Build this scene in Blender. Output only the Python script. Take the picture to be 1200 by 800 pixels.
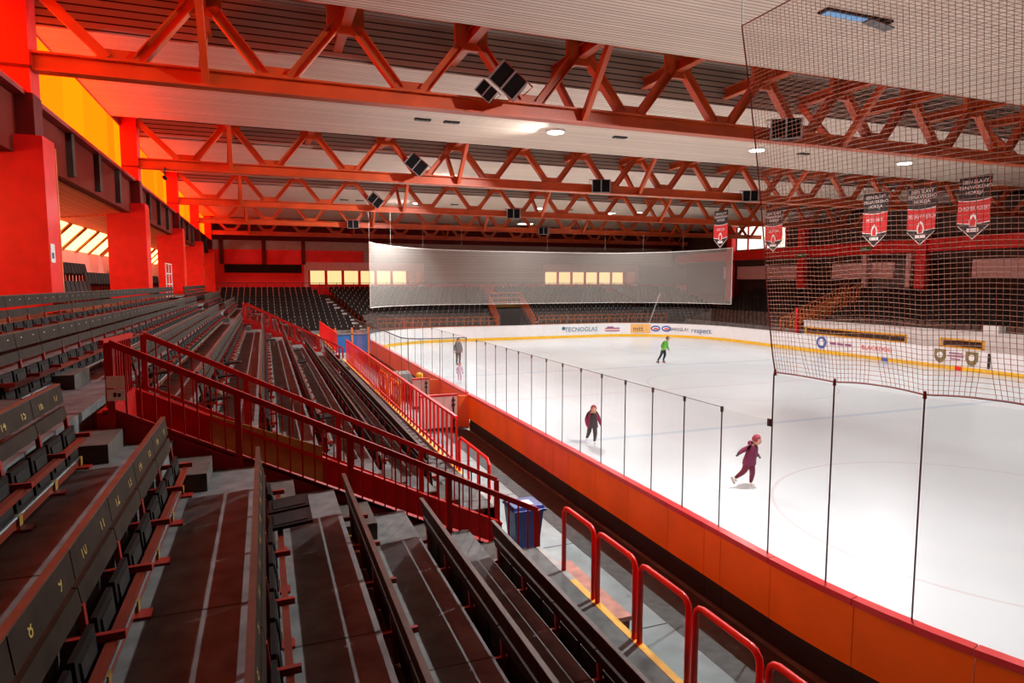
import bpy, bmesh, math, random
from mathutils import Vector, Matrix
random.seed(7)
for o in list(bpy.data.objects): bpy.data.objects.remove(o)
S = bpy.context.scene
COL = S.collection
PI = math.pi

# ---------------------------------------------------------------- camera, world, exposure
F_PX, YAW, PITCH, CAM_H = 763.0, math.radians(20.8), math.radians(5.2), 4.8
cd = bpy.data.cameras.new('camera'); cd.sensor_width = 36.0; cd.lens = F_PX/1200*36; cd.clip_start = .05; cd.clip_end = 400
cam = bpy.data.objects.new('camera', cd); COL.objects.link(cam)
cam.location = (0, 0, CAM_H); cam.rotation_euler = (PI/2-PITCH, 0, -YAW); S.camera = cam
S.view_settings.view_transform = 'Standard'; S.view_settings.look = 'None'
S.view_settings.gamma = 1.0; S.view_settings.use_curve_mapping = False
S.view_settings.exposure = 0.0
W = bpy.data.worlds.new('world'); S.world = W; W.use_nodes = True
W.node_tree.nodes['Background'].inputs[0].default_value = (.55, .6, .7, 1)
W.node_tree.nodes['Background'].inputs[1].default_value = .25
try:
    S.cycles.use_denoising = True
    S.cycles.max_bounces = 10; S.cycles.diffuse_bounces = 4; S.cycles.transparent_max_bounces = 24
    S.cycles.sample_clamp_indirect = 6.0; S.cycles.caustics_reflective = False; S.cycles.caustics_refractive = False
except Exception: pass
LAMP_W = 570.0; STAND_W = 1900.0           # each ceiling floodlight
ORANGE_E = (7.5, .35, .003)   # daylight through the orange clerestory sheets

# ---------------------------------------------------------------- materials
MATS = {}
def nodes_of(name):
    m = bpy.data.materials.new(name); m.use_nodes = True; nt = m.node_tree
    return m, nt, nt.nodes['Principled BSDF']
def lin(c): return tuple(((x/255)/12.92 if x/255 <= .04045 else ((x/255+.055)/1.055)**2.4) for x in c)
def mat(name, col, rough=.55, metal=0., var=.18, scale=3., bump=0., spec=.5, emis=None, estr=1.):
    m, nt, b = nodes_of(name)
    N, L = nt.nodes, nt.links
    b.inputs['Roughness'].default_value = rough; b.inputs['Metallic'].default_value = metal
    b.inputs['Specular IOR Level'].default_value = spec
    if var > 0:
        g = N.new('ShaderNodeNewGeometry'); n = N.new('ShaderNodeTexNoise'); n.inputs['Scale'].default_value = scale
        n.inputs['Detail'].default_value = 5; L.new(g.outputs['Position'], n.inputs['Vector'])
        r = N.new('ShaderNodeMapRange'); r.inputs[1].default_value = .3; r.inputs[2].default_value = .7
        r.inputs[3].default_value = 1-var; r.inputs[4].default_value = 1+var
        L.new(n.outputs['Fac'], r.inputs[0])
        mx = N.new('ShaderNodeVectorMath'); mx.operation = 'SCALE'; mx.inputs[0].default_value = col[:3]
        L.new(r.outputs[0], mx.inputs['Scale']); L.new(mx.outputs[0], b.inputs['Base Color'])
        if bump > 0:
            bp = N.new('ShaderNodeBump'); bp.inputs['Strength'].default_value = bump; bp.inputs['Distance'].default_value = .02
            L.new(n.outputs['Fac'], bp.inputs['Height']); L.new(bp.outputs[0], b.inputs['Normal'])
    else:
        b.inputs['Base Color'].default_value = (*col[:3], 1)
    if emis is not None:
        b.inputs['Emission Color'].default_value = (*emis, 1); b.inputs['Emission Strength'].default_value = estr
    MATS[name] = m; return m
def emit(name, col, s=1.):
    m = bpy.data.materials.new(name); m.use_nodes = True; nt = m.node_tree
    for n in list(nt.nodes):
        if n.type == 'BSDF_PRINCIPLED': nt.nodes.remove(n)
    e = nt.nodes.new('ShaderNodeEmission'); e.inputs[0].default_value = (*col, 1); e.inputs[1].default_value = s
    nt.links.new(e.outputs[0], nt.nodes['Material Output'].inputs[0]); MATS[name] = m; return m
def slat(name, col, gap, axis, pitch, duty=.15, rough=.6, var=.15, width=.3):
    """narrow boards with dark joints, boards running across `axis`"""
    m, nt, b = nodes_of(name); N, L = nt.nodes, nt.links
    g = N.new('ShaderNodeNewGeometry'); sp = N.new('ShaderNodeSeparateXYZ'); L.new(g.outputs['Position'], sp.inputs[0])
    d = N.new('ShaderNodeMath'); d.operation = 'DIVIDE'; d.inputs[1].default_value = pitch
    if len(axis) == 2:
        a = N.new('ShaderNodeMath'); a.operation = 'ADD'; L.new(sp.outputs[axis[0]], a.inputs[0]); L.new(sp.outputs[axis[1]], a.inputs[1]); L.new(a.outputs[0], d.inputs[0])
    else: L.new(sp.outputs[axis], d.inputs[0])
    f = N.new('ShaderNodeMath'); f.operation = 'FRACT'; L.new(d.outputs[0], f.inputs[0])
    c = N.new('ShaderNodeMath'); c.operation = 'LESS_THAN'; c.inputs[1].default_value = duty; L.new(f.outputs[0], c.inputs[0])
    fl = N.new('ShaderNodeMath'); fl.operation = 'FLOOR'; L.new(d.outputs[0], fl.inputs[0])
    wn = N.new('ShaderNodeTexWhiteNoise'); wn.noise_dimensions = '1D'; L.new(fl.outputs[0], wn.inputs['W'])
    n = N.new('ShaderNodeTexNoise'); n.inputs['Scale'].default_value = .6; n.inputs['Detail'].default_value = 6; L.new(g.outputs['Position'], n.inputs['Vector'])
    ad = N.new('ShaderNodeMath'); ad.operation = 'ADD'; L.new(wn.outputs['Value'], ad.inputs[0]); L.new(n.outputs['Fac'], ad.inputs[1])
    r = N.new('ShaderNodeMapRange'); r.inputs[1].default_value = .2; r.inputs[2].default_value = 1.7; r.inputs[3].default_value = 1-var; r.inputs[4].default_value = 1+var
    L.new(ad.outputs[0], r.inputs[0])
    v = N.new('ShaderNodeVectorMath'); v.operation = 'SCALE'; v.inputs[0].default_value = col; L.new(r.outputs[0], v.inputs['Scale'])
    mx = N.new('ShaderNodeMix'); mx.data_type = 'RGBA'; L.new(c.outputs[0], mx.inputs[0]); L.new(v.outputs[0], mx.inputs[6]); mx.inputs[7].default_value = (*gap, 1)
    L.new(mx.outputs[2], b.inputs['Base Color']); b.inputs['Roughness'].default_value = rough
    bp = N.new('ShaderNodeBump'); bp.inputs['Strength'].default_value = .5; bp.inputs['Distance'].default_value = .02; bp.invert = True
    L.new(c.outputs[0], bp.inputs['Height']); L.new(bp.outputs[0], b.inputs['Normal'])
    MATS[name] = m; return m
def glassy(name, tint=(.93, .97, .96), refl=.06, haze=0., hcol=(.8, .85, .85)):
    m = bpy.data.materials.new(name); m.use_nodes = True; nt = m.node_tree; N, L = nt.nodes, nt.links
    for n in list(N):
        if n.type == 'BSDF_PRINCIPLED': N.remove(n)
    t = N.new('ShaderNodeBsdfTransparent'); t.inputs[0].default_value = (*tint, 1)
    g = N.new('ShaderNodeBsdfGlossy'); g.inputs['Roughness'].default_value = .03
    lw = N.new('ShaderNodeLayerWeight'); lw.inputs[0].default_value = .5
    pw = N.new('ShaderNodeMath'); pw.operation = 'POWER'; pw.inputs[1].default_value = 4.; L.new(lw.outputs['Facing'], pw.inputs[0])
    mp = N.new('ShaderNodeMath'); mp.operation = 'MULTIPLY_ADD'; mp.inputs[1].default_value = refl*4; mp.inputs[2].default_value = refl*.3; mp.use_clamp = True; L.new(pw.outputs[0], mp.inputs[0])
    mx = N.new('ShaderNodeMixShader'); L.new(mp.outputs[0], mx.inputs[0]); L.new(t.outputs[0], mx.inputs[1]); L.new(g.outputs[0], mx.inputs[2])
    out = mx
    if haze > 0:
        df = N.new('ShaderNodeBsdfDiffuse'); df.inputs[0].default_value = (*hcol, 1)
        m2 = N.new('ShaderNodeMixShader'); m2.inputs[0].default_value = haze; L.new(mx.outputs[0], m2.inputs[1]); L.new(df.outputs[0], m2.inputs[2]); out = m2
    L.new(out.outputs[0], N['Material Output'].inputs[0]); MATS[name] = m; return m

mat('red_steel', (.26, .014, .008), .42, var=.2, scale=1.5)
mat('truss_red', (.52, .072, .010), .45, var=.18, scale=1.2)
mat('rail_red', (.33, .006, .004), .5, spec=.2, var=.15, scale=4)
mat('dark_red', (.13, .006, .004), .6, spec=.2, var=.25, scale=2)
mat('parapet_red', (.15, .012, .005), .8, spec=.15, var=.15, scale=1.5)
mat('gallery_wall', (.80, .26, .20), .7, var=.08)
mat('wall_red', (.85, .016, .012), .6, var=.12, scale=.8)
mat('bright_red', (.82, .008, .006), .4, var=.1)
mat('cap_red', (.60, .018, .022), .3, var=.08)
mat('board_orange', (.95, .23, .006), .45, spec=.2, var=.08, scale=1.5)
mat('board_coral', (.92, .20, .05), .45, spec=.25, var=.08, scale=1.5)
mat('board_white', (.80, .80, .80), .3, var=.03)
mat('kick_yellow', (.85, .50, .02), .4, var=.06)
mat('rubber_black', (.018, .016, .016), .7, var=.2)
mat('speaker_black', (.005, .005, .005), .7, spec=.1, var=.1)
mat('grille', (.008, .008, .008), .9, spec=.08, var=.3, scale=60)
mat('steel_grey', (.32, .33, .34), .35, metal=.6, var=.1)
mat('post_grey', (.10, .105, .11), .4, metal=.3, var=.1)
mat('white_paint', (.72, .70, .68), .5, var=.05)
mat('pink_wall', (.80, .50, .47), .7, var=.05)
mat('beige_wall', (.42, .33, .27), .8, var=.1)
mat('concrete', (.19, .185, .18), .8, var=.35, scale=2.5, bump=.15)
mat('tread_concrete', (.104, .110, .110), .75, var=.35, scale=5, bump=.12)
mat('walkway', (.23, .265, .275), .45, var=.3, scale=1.7, bump=.06)
mat('walkway_rubber', (.050, .048, .046), .7, var=.4, scale=9, bump=.2)
mat('edge_grey', (.34, .34, .33), .7, var=.2, scale=5)
mat('step_block', (.065, .055, .047), .8, var=.3, scale=6, bump=.15)
mat('wood_plank', (.024, .013, .0075), .65, spec=.15, var=.35, scale=7, bump=.1)
mat('wood_edge', (.07, .030, .018), .5, var=.3, scale=8)
mat('seat_frame', (.009, .007, .006), .6, spec=.15, var=.3, scale=12)
mat('seat_pad', (.018, .015, .014), .7, spec=.15, var=.3, scale=15)
mat('bench_orange', (.14, .018, .007), .4, var=.2, scale=6)
mat('ochre', (.26, .14, .02), .55, var=.2, scale=6)
mat('number_yellow', (.42, .30, .06), .5, var=0)
mat('tag_white', (.75, .72, .66), .5, var=0)
mat('tag_dim', (.42, .39, .35), .6, var=0)
mat('far_seat', (.018, .014, .013), .6, spec=.12, var=.4, scale=1.3)
mat('far_seat_lit', (.10, .062, .046), .5, var=.4, scale=2.3)  # seat colour lightened for the lower rows, painting in their stronger light
mat('far_orange', (.72, .19, .04), .5, var=.2)
mat('dark_void', (.012, .009, .008), .9, var=.2)
mat('brown_dark', (.055, .030, .020), .8, var=.25)
mat('bin_blue', (.012, .030, .20), .35, var=.1)
mat('tarp_blue', (.02, .15, .45), .5, var=.1)
mat('net_cord', (.42, .21, .12), .8, var=.15)
mat('net_rope', (.22, .030, .022), .8, var=.1)
mat('yellow_line', (.85, .42, .015), .5, var=.15, scale=6)
mat('pink_block', (.55, .22, .17), .7, var=.3, scale=6)
mat('duct_grey', (.12, .12, .12), .5, var=.2)
mat('banner_black', (.012, .012, .013), .6, var=0)
mat('banner_red', (.62, .015, .018), .6, var=0)
mat('print_white', (.82, .80, .78), .6, var=0)
mat('print_blue', (.03, .12, .42), .5, var=0)
mat('print_dark', (.05, .07, .10), .5, var=0)
mat('print_purple', (.30, .10, .22), .5, var=0)
mat('print_teal', (.03, .15, .28), .5, var=0)
mat('print_olive', (.20, .16, .06), .5, var=0)
mat('ad_orange', (.85, .47, .14), .5, var=.05)
mat('hatch_blue', (.10, .32, .55), .3, var=0, emis=(.08, .30, .55), estr=.5)
mat('paper', (.70, .68, .63), .7, var=.1, scale=20)
mat('exit_green', (.02, .25, .08), .5, var=0)
mat('skin', (.62, .33, .24), .6, var=0)
mat('hair_dark', (.025, .015, .01), .6, var=0)
mat('coat_magenta', (.155, .006, .055), .7, var=.25, scale=18)
mat('pants_crimson', (.16, .003, .03), .7, var=.15, scale=18)
mat('hat_red', (.30, .025, .045), .6, var=.15, scale=30)
mat('coat_pink', (.24, .010, .06), .7, var=.1)
mat('vest_dark', (.035, .028, .030), .7, var=.2)
mat('pants_dark', (.03, .028, .028), .7, var=.2)
mat('top_green', (.13, .48, .05), .7, var=.1)
mat('pants_navy', (.008, .018, .030), .7, var=.1)
mat('coat_grey', (.10, .12, .125), .7, var=.1)
mat('snow_pink', (.55, .35, .45), .7, var=.1)
mat('skate_white', (.75, .72, .70), .4, var=0)
mat('skate_black', (.03, .03, .03), .4, var=0)
mat('blade', (.5, .5, .5), .25, metal=.9, var=0)
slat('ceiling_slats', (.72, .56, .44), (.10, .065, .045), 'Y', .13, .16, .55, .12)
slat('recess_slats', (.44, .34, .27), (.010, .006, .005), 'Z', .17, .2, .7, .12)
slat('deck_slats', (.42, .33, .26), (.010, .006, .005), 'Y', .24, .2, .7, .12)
slat('soffit_slats', (.85, .20, .06), (.40, .05, .015), 'X', .22, .08, .5, .1)
slat('far_wall_slats', (.42, .31, .24), (.24, .17, .13), 'Z', .3, .12, .7, .1)
emit('orange_sheet', ORANGE_E, 1.0)
emit('orange_sheet_pale', (ORANGE_E[0], ORANGE_E[1]*1.15, ORANGE_E[2]), 1.0)
emit('orange_sheet_deep', (ORANGE_E[0], ORANGE_E[1]*.8, ORANGE_E[2]), 1.0)
emit('warm_window', (1.25, .80, .36), 1.0)
emit('white_window', (1.6, 1.35, 1.15), 1.0)
emit('skylight', (7.5, 2.4, .75), 1.0)
emit('lamp_disc', (1., .97, .92), 9.0)
glassy('glass', (.975, .985, .985), .04, .012)
glassy('glass_barrier', (.90, .95, .95), .05, .06, (.45, .55, .58))
glassy('veil', (1, 1, 1), 0.0001, .26, (.62, .57, .52))
def ice_mat():
    m, nt, b = nodes_of('ice'); N, L = nt.nodes, nt.links
    g = N.new('ShaderNodeNewGeometry'); sp = N.new('ShaderNodeSeparateXYZ'); L.new(g.outputs['Position'], sp.inputs[0])
    n = N.new('ShaderNodeTexNoise'); n.inputs['Scale'].default_value = .35; n.inputs['Detail'].default_value = 8; L.new(g.outputs['Position'], n.inputs['Vector'])
    r = N.new('ShaderNodeMapRange'); r.inputs[1].default_value = .3; r.inputs[2].default_value = .7; r.inputs[3].default_value = .93; r.inputs[4].default_value = 1.0; L.new(n.outputs['Fac'], r.inputs[0])
    base = N.new('ShaderNodeVectorMath'); base.operation = 'SCALE'; base.inputs[0].default_value = (.63, .685, .72); L.new(r.outputs[0], base.inputs['Scale'])
    cur = base.outputs[0]
    def M(op, a, bb=None, c=None):
        k = N.new('ShaderNodeMath'); k.operation = op
        for i, v in enumerate((a, bb, c)):
            if v is None: continue
            if isinstance(v, (int, float)): k.inputs[i].default_value = v
            else: L.new(v, k.inputs[i])
        return k.outputs[0]
    def over(cur, fac, col, amt):
        mx = N.new('ShaderNodeMix'); mx.data_type = 'RGBA'; L.new(M('MULTIPLY', fac, amt), mx.inputs[0]); L.new(cur, mx.inputs[6]); mx.inputs[7].default_value = (*col, 1); return mx.outputs[2]
    for y, w, col, a in ((17.3, .15, (.25, .40, .60), .30), (31.7, .15, (.25, .40, .60), .30), (24.5, .15, (.6, .3, .3), .16), (2.5, .04, (.5, .3, .3), .3), (46.5, .04, (.6, .3, .3), .25)):
        cur = over(cur, M('LESS_THAN', M('ABSOLUTE', M('SUBTRACT', sp.outputs['Y'], y)), w), col, a)
    for cx, cy in ((13.7, 8.5), (27.7, 8.5), (20.7, 24.5), (13.7, 40.5), (27.7, 40.5)):
        dx = M('SUBTRACT', sp.outputs['X'], cx); dy = M('SUBTRACT', sp.outputs['Y'], cy)
        rr = M('SQRT', M('ADD', M('MULTIPLY', dx, dx), M('MULTIPLY', dy, dy)))
        cur = over(cur, M('LESS_THAN', M('ABSOLUTE', M('SUBTRACT', rr, 4.2)), .04), (.5, .35, .35), .32)
    L.new(cur, b.inputs['Base Color']); b.inputs['Roughness'].default_value = .22; b.inputs['Specular IOR Level'].default_value = .35
    n2 = N.new('ShaderNodeTexNoise'); n2.inputs['Scale'].default_value = 5; n2.inputs['Detail'].default_value = 4; L.new(g.outputs['Position'], n2.inputs['Vector'])
    bp = N.new('ShaderNodeBump'); bp.inputs['Strength'].default_value = .06; bp.inputs['Distance'].default_value = .02; L.new(n2.outputs['Fac'], bp.inputs['Height']); L.new(bp.outputs[0], b.inputs['Normal'])
    MATS['ice'] = m
ice_mat()

# ---------------------------------------------------------------- mesh helpers
class MB:
    def __init__(s): s.v = []; s.f = []; s.m = []
    def add(s, vs, fs, m=0):
        k = len(s.v); s.v += [tuple(p) for p in vs]
        for f in fs: s.f.append(tuple(i+k for i in f)); s.m.append(m)
        return s
    def box(s, x0, x1, y0, y1, z0, z1, m=0):
        return s.add([(x0,y0,z0),(x1,y0,z0),(x1,y1,z0),(x0,y1,z0),(x0,y0,z1),(x1,y0,z1),(x1,y1,z1),(x0,y1,z1)],
                     [(3,2,1,0),(4,5,6,7),(0,1,5,4),(1,2,6,5),(2,3,7,6),(3,0,4,7)], m)
    def hexa(s, bot, top, m=0):
        return s.add(list(bot)+list(top), [(3,2,1,0),(4,5,6,7),(0,1,5,4),(1,2,6,5),(2,3,7,6),(3,0,4,7)], m)
    def beam(s, p, q, w, h, up=(0,0,1), m=0):
        """box from p to q; h measured along up, w across"""
        p, q = Vector(p), Vector(q); d = (q-p).normalized(); u = Vector(up)
        sd = d.cross(u)
        if sd.length < 1e-5: sd = d.cross(Vector((1,0,0)))
        sd.normalize(); u = sd.cross(d).normalized(); a, b = sd*(w/2), u*(h/2)
        return s.hexa([p-a-b, p+a-b, q+a-b, q-a-b], [p-a+b, p+a+b, q+a+b, q-a+b], m)
    def tube(s, pts, r, n=6, m=0, cap=True):
        pts = [Vector(p) for p in pts]; k0 = len(s.v); a = None
        for i, p in enumerate(pts):
            d = (pts[min(i+1, len(pts)-1)]-pts[max(i-1, 0)]).normalized()
            if a is None: a = d.cross(Vector((0,0,1)) if abs(d.z) < .9 else Vector((1,0,0)))
            a = (a-d*a.dot(d)).normalized(); b = a.cross(d)
            rad = r[i] if isinstance(r, (list, tuple)) else r
            s.v += [tuple(p+(a*math.cos(t*2*PI/n)+b*math.sin(t*2*PI/n))*rad) for t in range(n)]
        for i in range(len(pts)-1):
            for t in range(n):
                s.f.append((k0+i*n+t, k0+i*n+(t+1)%n, k0+(i+1)*n+(t+1)%n, k0+(i+1)*n+t)); s.m.append(m)
        if cap:
            s.f.append(tuple(k0+t for t in reversed(range(n)))); s.m.append(m)
            e = k0+(len(pts)-1)*n; s.f.append(tuple(e+t for t in range(n))); s.m.append(m)
        return s
    def prism(s, poly, off, m=0):
        """planar polygon extruded by vector off"""
        n = len(poly); o = Vector(off); vs = [Vector(p) for p in poly]; vs += [p+o for p in vs]
        return s.add(vs, [tuple(reversed(range(n))), tuple(range(n, 2*n))]+[(i, (i+1)%n, n+(i+1)%n, n+i) for i in range(n)], m)
    def mesh(s, name, mats):
        me = bpy.data.meshes.new(name); me.from_pydata(s.v, [], s.f)
        for m in (mats if isinstance(mats, (list, tuple)) else [mats]): me.materials.append(MATS[m])
        if any(s.m): me.polygons.foreach_set('material_index', s.m)
        me.update()
        bm = bmesh.new(); bm.from_mesh(me); bmesh.ops.recalc_face_normals(bm, faces=bm.faces); bm.to_mesh(me); bm.free()
        return me
    def build(s, name, mats, parent=None, loc=None, smooth=False):
        return inst(name, s.mesh(name, mats), parent, loc, smooth=smooth)
def inst(name, me, parent=None, loc=None, rot=None, scale=None, smooth=False):
    o = bpy.data.objects.new(name, me); COL.objects.link(o)
    if parent is not None: o.parent = parent
    if loc is not None: o.location = loc
    if rot is not None: o.rotation_euler = rot
    if scale is not None: o.scale = scale
    if smooth: me.polygons.foreach_set('use_smooth', [True]*len(me.polygons))
    return o
def tag(o, label=None, cat=None, group=None, kind=None):
    if label: o['label'] = label
    if cat: o['category'] = cat
    if group: o['group'] = group
    if kind: o['kind'] = kind
    return o
def thing(name, label, cat, loc=(0,0,0), group=None, rot=None):
    o = bpy.data.objects.new(name, None); COL.objects.link(o); o.location = loc; o.empty_display_size = .2
    if rot is not None: o.rotation_euler = rot
    return tag(o, label, cat, group)
def struct(name, mb, mats): return tag(mb.build(name, mats), kind='structure')
def sroot(name, loc=(0,0,0)):
    o = bpy.data.objects.new(name, None); COL.objects.link(o); o.location = loc; o['kind'] = 'structure'; return o
_TXT = {}
def text_mesh(s, m, size=1., extrude=.002):
    k = (s, m, size, extrude)
    if k not in _TXT:
        c = bpy.data.curves.new('txt', 'FONT'); c.body = s; c.size = size; c.align_x = 'CENTER'; c.align_y = 'CENTER'; c.extrude = extrude; c.resolution_u = 2
        t = bpy.data.objects.new('txt', c); COL.objects.link(t)
        dg = bpy.context.evaluated_depsgraph_get(); me = bpy.data.meshes.new_from_object(t.evaluated_get(dg))
        bpy.data.objects.remove(t); bpy.data.curves.remove(c); me.materials.clear(); me.materials.append(MATS[m]); _TXT[k] = me
    return _TXT[k]

# ---------------------------------------------------------------- rink outline
RX0, RX1, RY0, RY1, RR = 6.2, 35.2, -1.5, 50.5, 8.0
def arc(cx, cy, a0, a1, n, r=RR): return [(cx+r*math.cos(a0+(a1-a0)*i/n), cy+r*math.sin(a0+(a1-a0)*i/n)) for i in range(n+1)]
def outline(off=0.):
    r = RR+off; p = []
    p += arc(RX0+RR, RY0+RR, PI, 1.5*PI, 24, r); p += arc(RX1-RR, RY0+RR, 1.5*PI, 2*PI, 24, r)
    p += arc(RX1-RR, RY1-RR, 0, PI/2, 24, r); p += arc(RX0+RR, RY1-RR, PI/2, PI, 24, r); return p

# ---------------------------------------------------------------- the setting
struct('floor', MB().box(-12, 54, -16, 70, -.3, .0), 'concrete')
mb = MB(); pts = outline(-.02); mb.prism([(x, y, 0.002) for x, y in pts], (0, 0, .018)); struct('floor_ice', mb, 'ice')
struct('floor_walkway', MB().box(3.4, 5.15, -16, 53.4, .0, .03), 'walkway')
struct('floor_rubber_mat', MB().box(5.15, 6.02, 5.5, 46, .0, .034), 'walkway_rubber')
mbj = MB()
for y in range(-2, 46, 3): mbj.box(3.45, 5.14, y+.4, y+.42, .03, .033)
tag(mbj.build('trim_floor_joints', 'rubber_black'), kind='structure')

# roof: lowered slatted ceiling fields between the trusses and the deck above the trusses
TY = [16.1+12*i for i in range(5)]
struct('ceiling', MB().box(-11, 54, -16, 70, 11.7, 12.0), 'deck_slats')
for i, y0 in enumerate([-18.1+12*n for n in range(8)]):
    y1 = min(y0+8.5, 70)
    mb = MB(); x0, x1, z0, z1 = -4.72, 46.6, 10.5, 11.7
    mb.add([(x0,y0,z0),(x1,y0,z0),(x1,y1,z0),(x0,y1,z0)], [(3,2,1,0)], 0)
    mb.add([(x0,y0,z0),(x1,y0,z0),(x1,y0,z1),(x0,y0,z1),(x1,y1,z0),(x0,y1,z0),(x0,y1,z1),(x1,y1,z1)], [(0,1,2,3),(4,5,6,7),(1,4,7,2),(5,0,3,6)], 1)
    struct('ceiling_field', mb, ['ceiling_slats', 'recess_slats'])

# end walls and long walls
struct('wall_near', MB().box(-11, 54, -16.3, -16, 0, 12), 'brown_dark')
struct('wall_left', MB().box(-11.3, -11, -16, 70, 0, 12), 'wall_red')
struct('wall_right', MB().box(53.7, 54, -16, 70, 0, 12), 'brown_dark')

# far wall with window recesses
FY = 67.0
wf = sroot('wall_far', (0, FY, 0))
def fw(name, x0, x1, z0, z1, m, y=0., t=.25): return MB().box(x0, x1, y, y+t, z0, z1).build(name, m, wf)
fw('wall_base', -11, 54, 0, 4.55, 'wall_red', .0, .4)
fw('wall_panel', -11, 4.0, 4.55, 6.3, 'wall_red', .02); fw('dark_band', -3.4, 3.5, 5.7, 6.5, 'dark_void', -.06, .08)
fw('wall_panel', -11, 4.0, 6.3, 7.9, 'wall_red', .02); fw('light_band', -4.0, 9.5, 7.9, 8.75, 'beige_wall', .0)
fw('upper_wall', 4.0, 30, 6.75, 7.9, 'wall_red', .02); fw('wall_panel', 15.2, 29.3, 4.55, 6.75, 'far_wall_slats', .03)
fw('wall_panel', 9.5, 46, 6.75, 8.75, 'far_wall_slats', .0); fw('wall_panel', 41, 54, 4.55, 6.75, 'brown_dark', .03)
fw('wall_panel', 46, 54, 6.75, 8.75, 'brown_dark', .0); fw('light_band', -11, -4.0, 7.9, 8.75, 'beige_wall', .0)
fw('wall_top', -11, 54, 8.75, 12, 'dark_red', .05)
fw('rear_wall', 3.5, 15.5, 4.3, 7, 'pink_wall', 1.6, .2); fw('rear_wall', 29, 41.5, 4.3, 7, 'pink_wall', 1.6, .2)
for x in (0.1, 3.7, -3.6): fw('pilaster', x-.18, x+.18, 6.5, 9.2, 'dark_red', -.15, .2)
n = 0
for (xa, xb) in ((4.0, 15.2), (29.3, 41.0)):
    n += 1
    r = sroot('window_%d' % n, (0, FY, 0))
    MB().box(xa, xb, -.05, .5, 5.95, 6.75).build('lintel', 'pink_wall', r)
    MB().box(xa-.25, xa+.1, -.05, 1.6, 4.3, 6.75).build('jamb', 'pink_wall', r); MB().box(xb-.1, xb+.45, -.05, 1.6, 4.3, 6.75).build('jamb', 'pink_wall', r)
    k = 6; w = (xb-xa-1.4)/k
    for i in range(k):
        MB().box(xa+.2+i*w+.14, xa+.2+(i+1)*w-.14, .62, .66, 4.6, 5.93).build('pane', 'warm_window', r)
    for i in range(k+1): MB().box(xa+.2+i*w-.13, xa+.2+i*w+.13, .5, .7, 4.5, 5.95).build('mullion', 'bright_red', r)
    MB().box(xa, xb, .5, .7, 4.3, 4.6).build('window_sill', 'bright_red', r)

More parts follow.
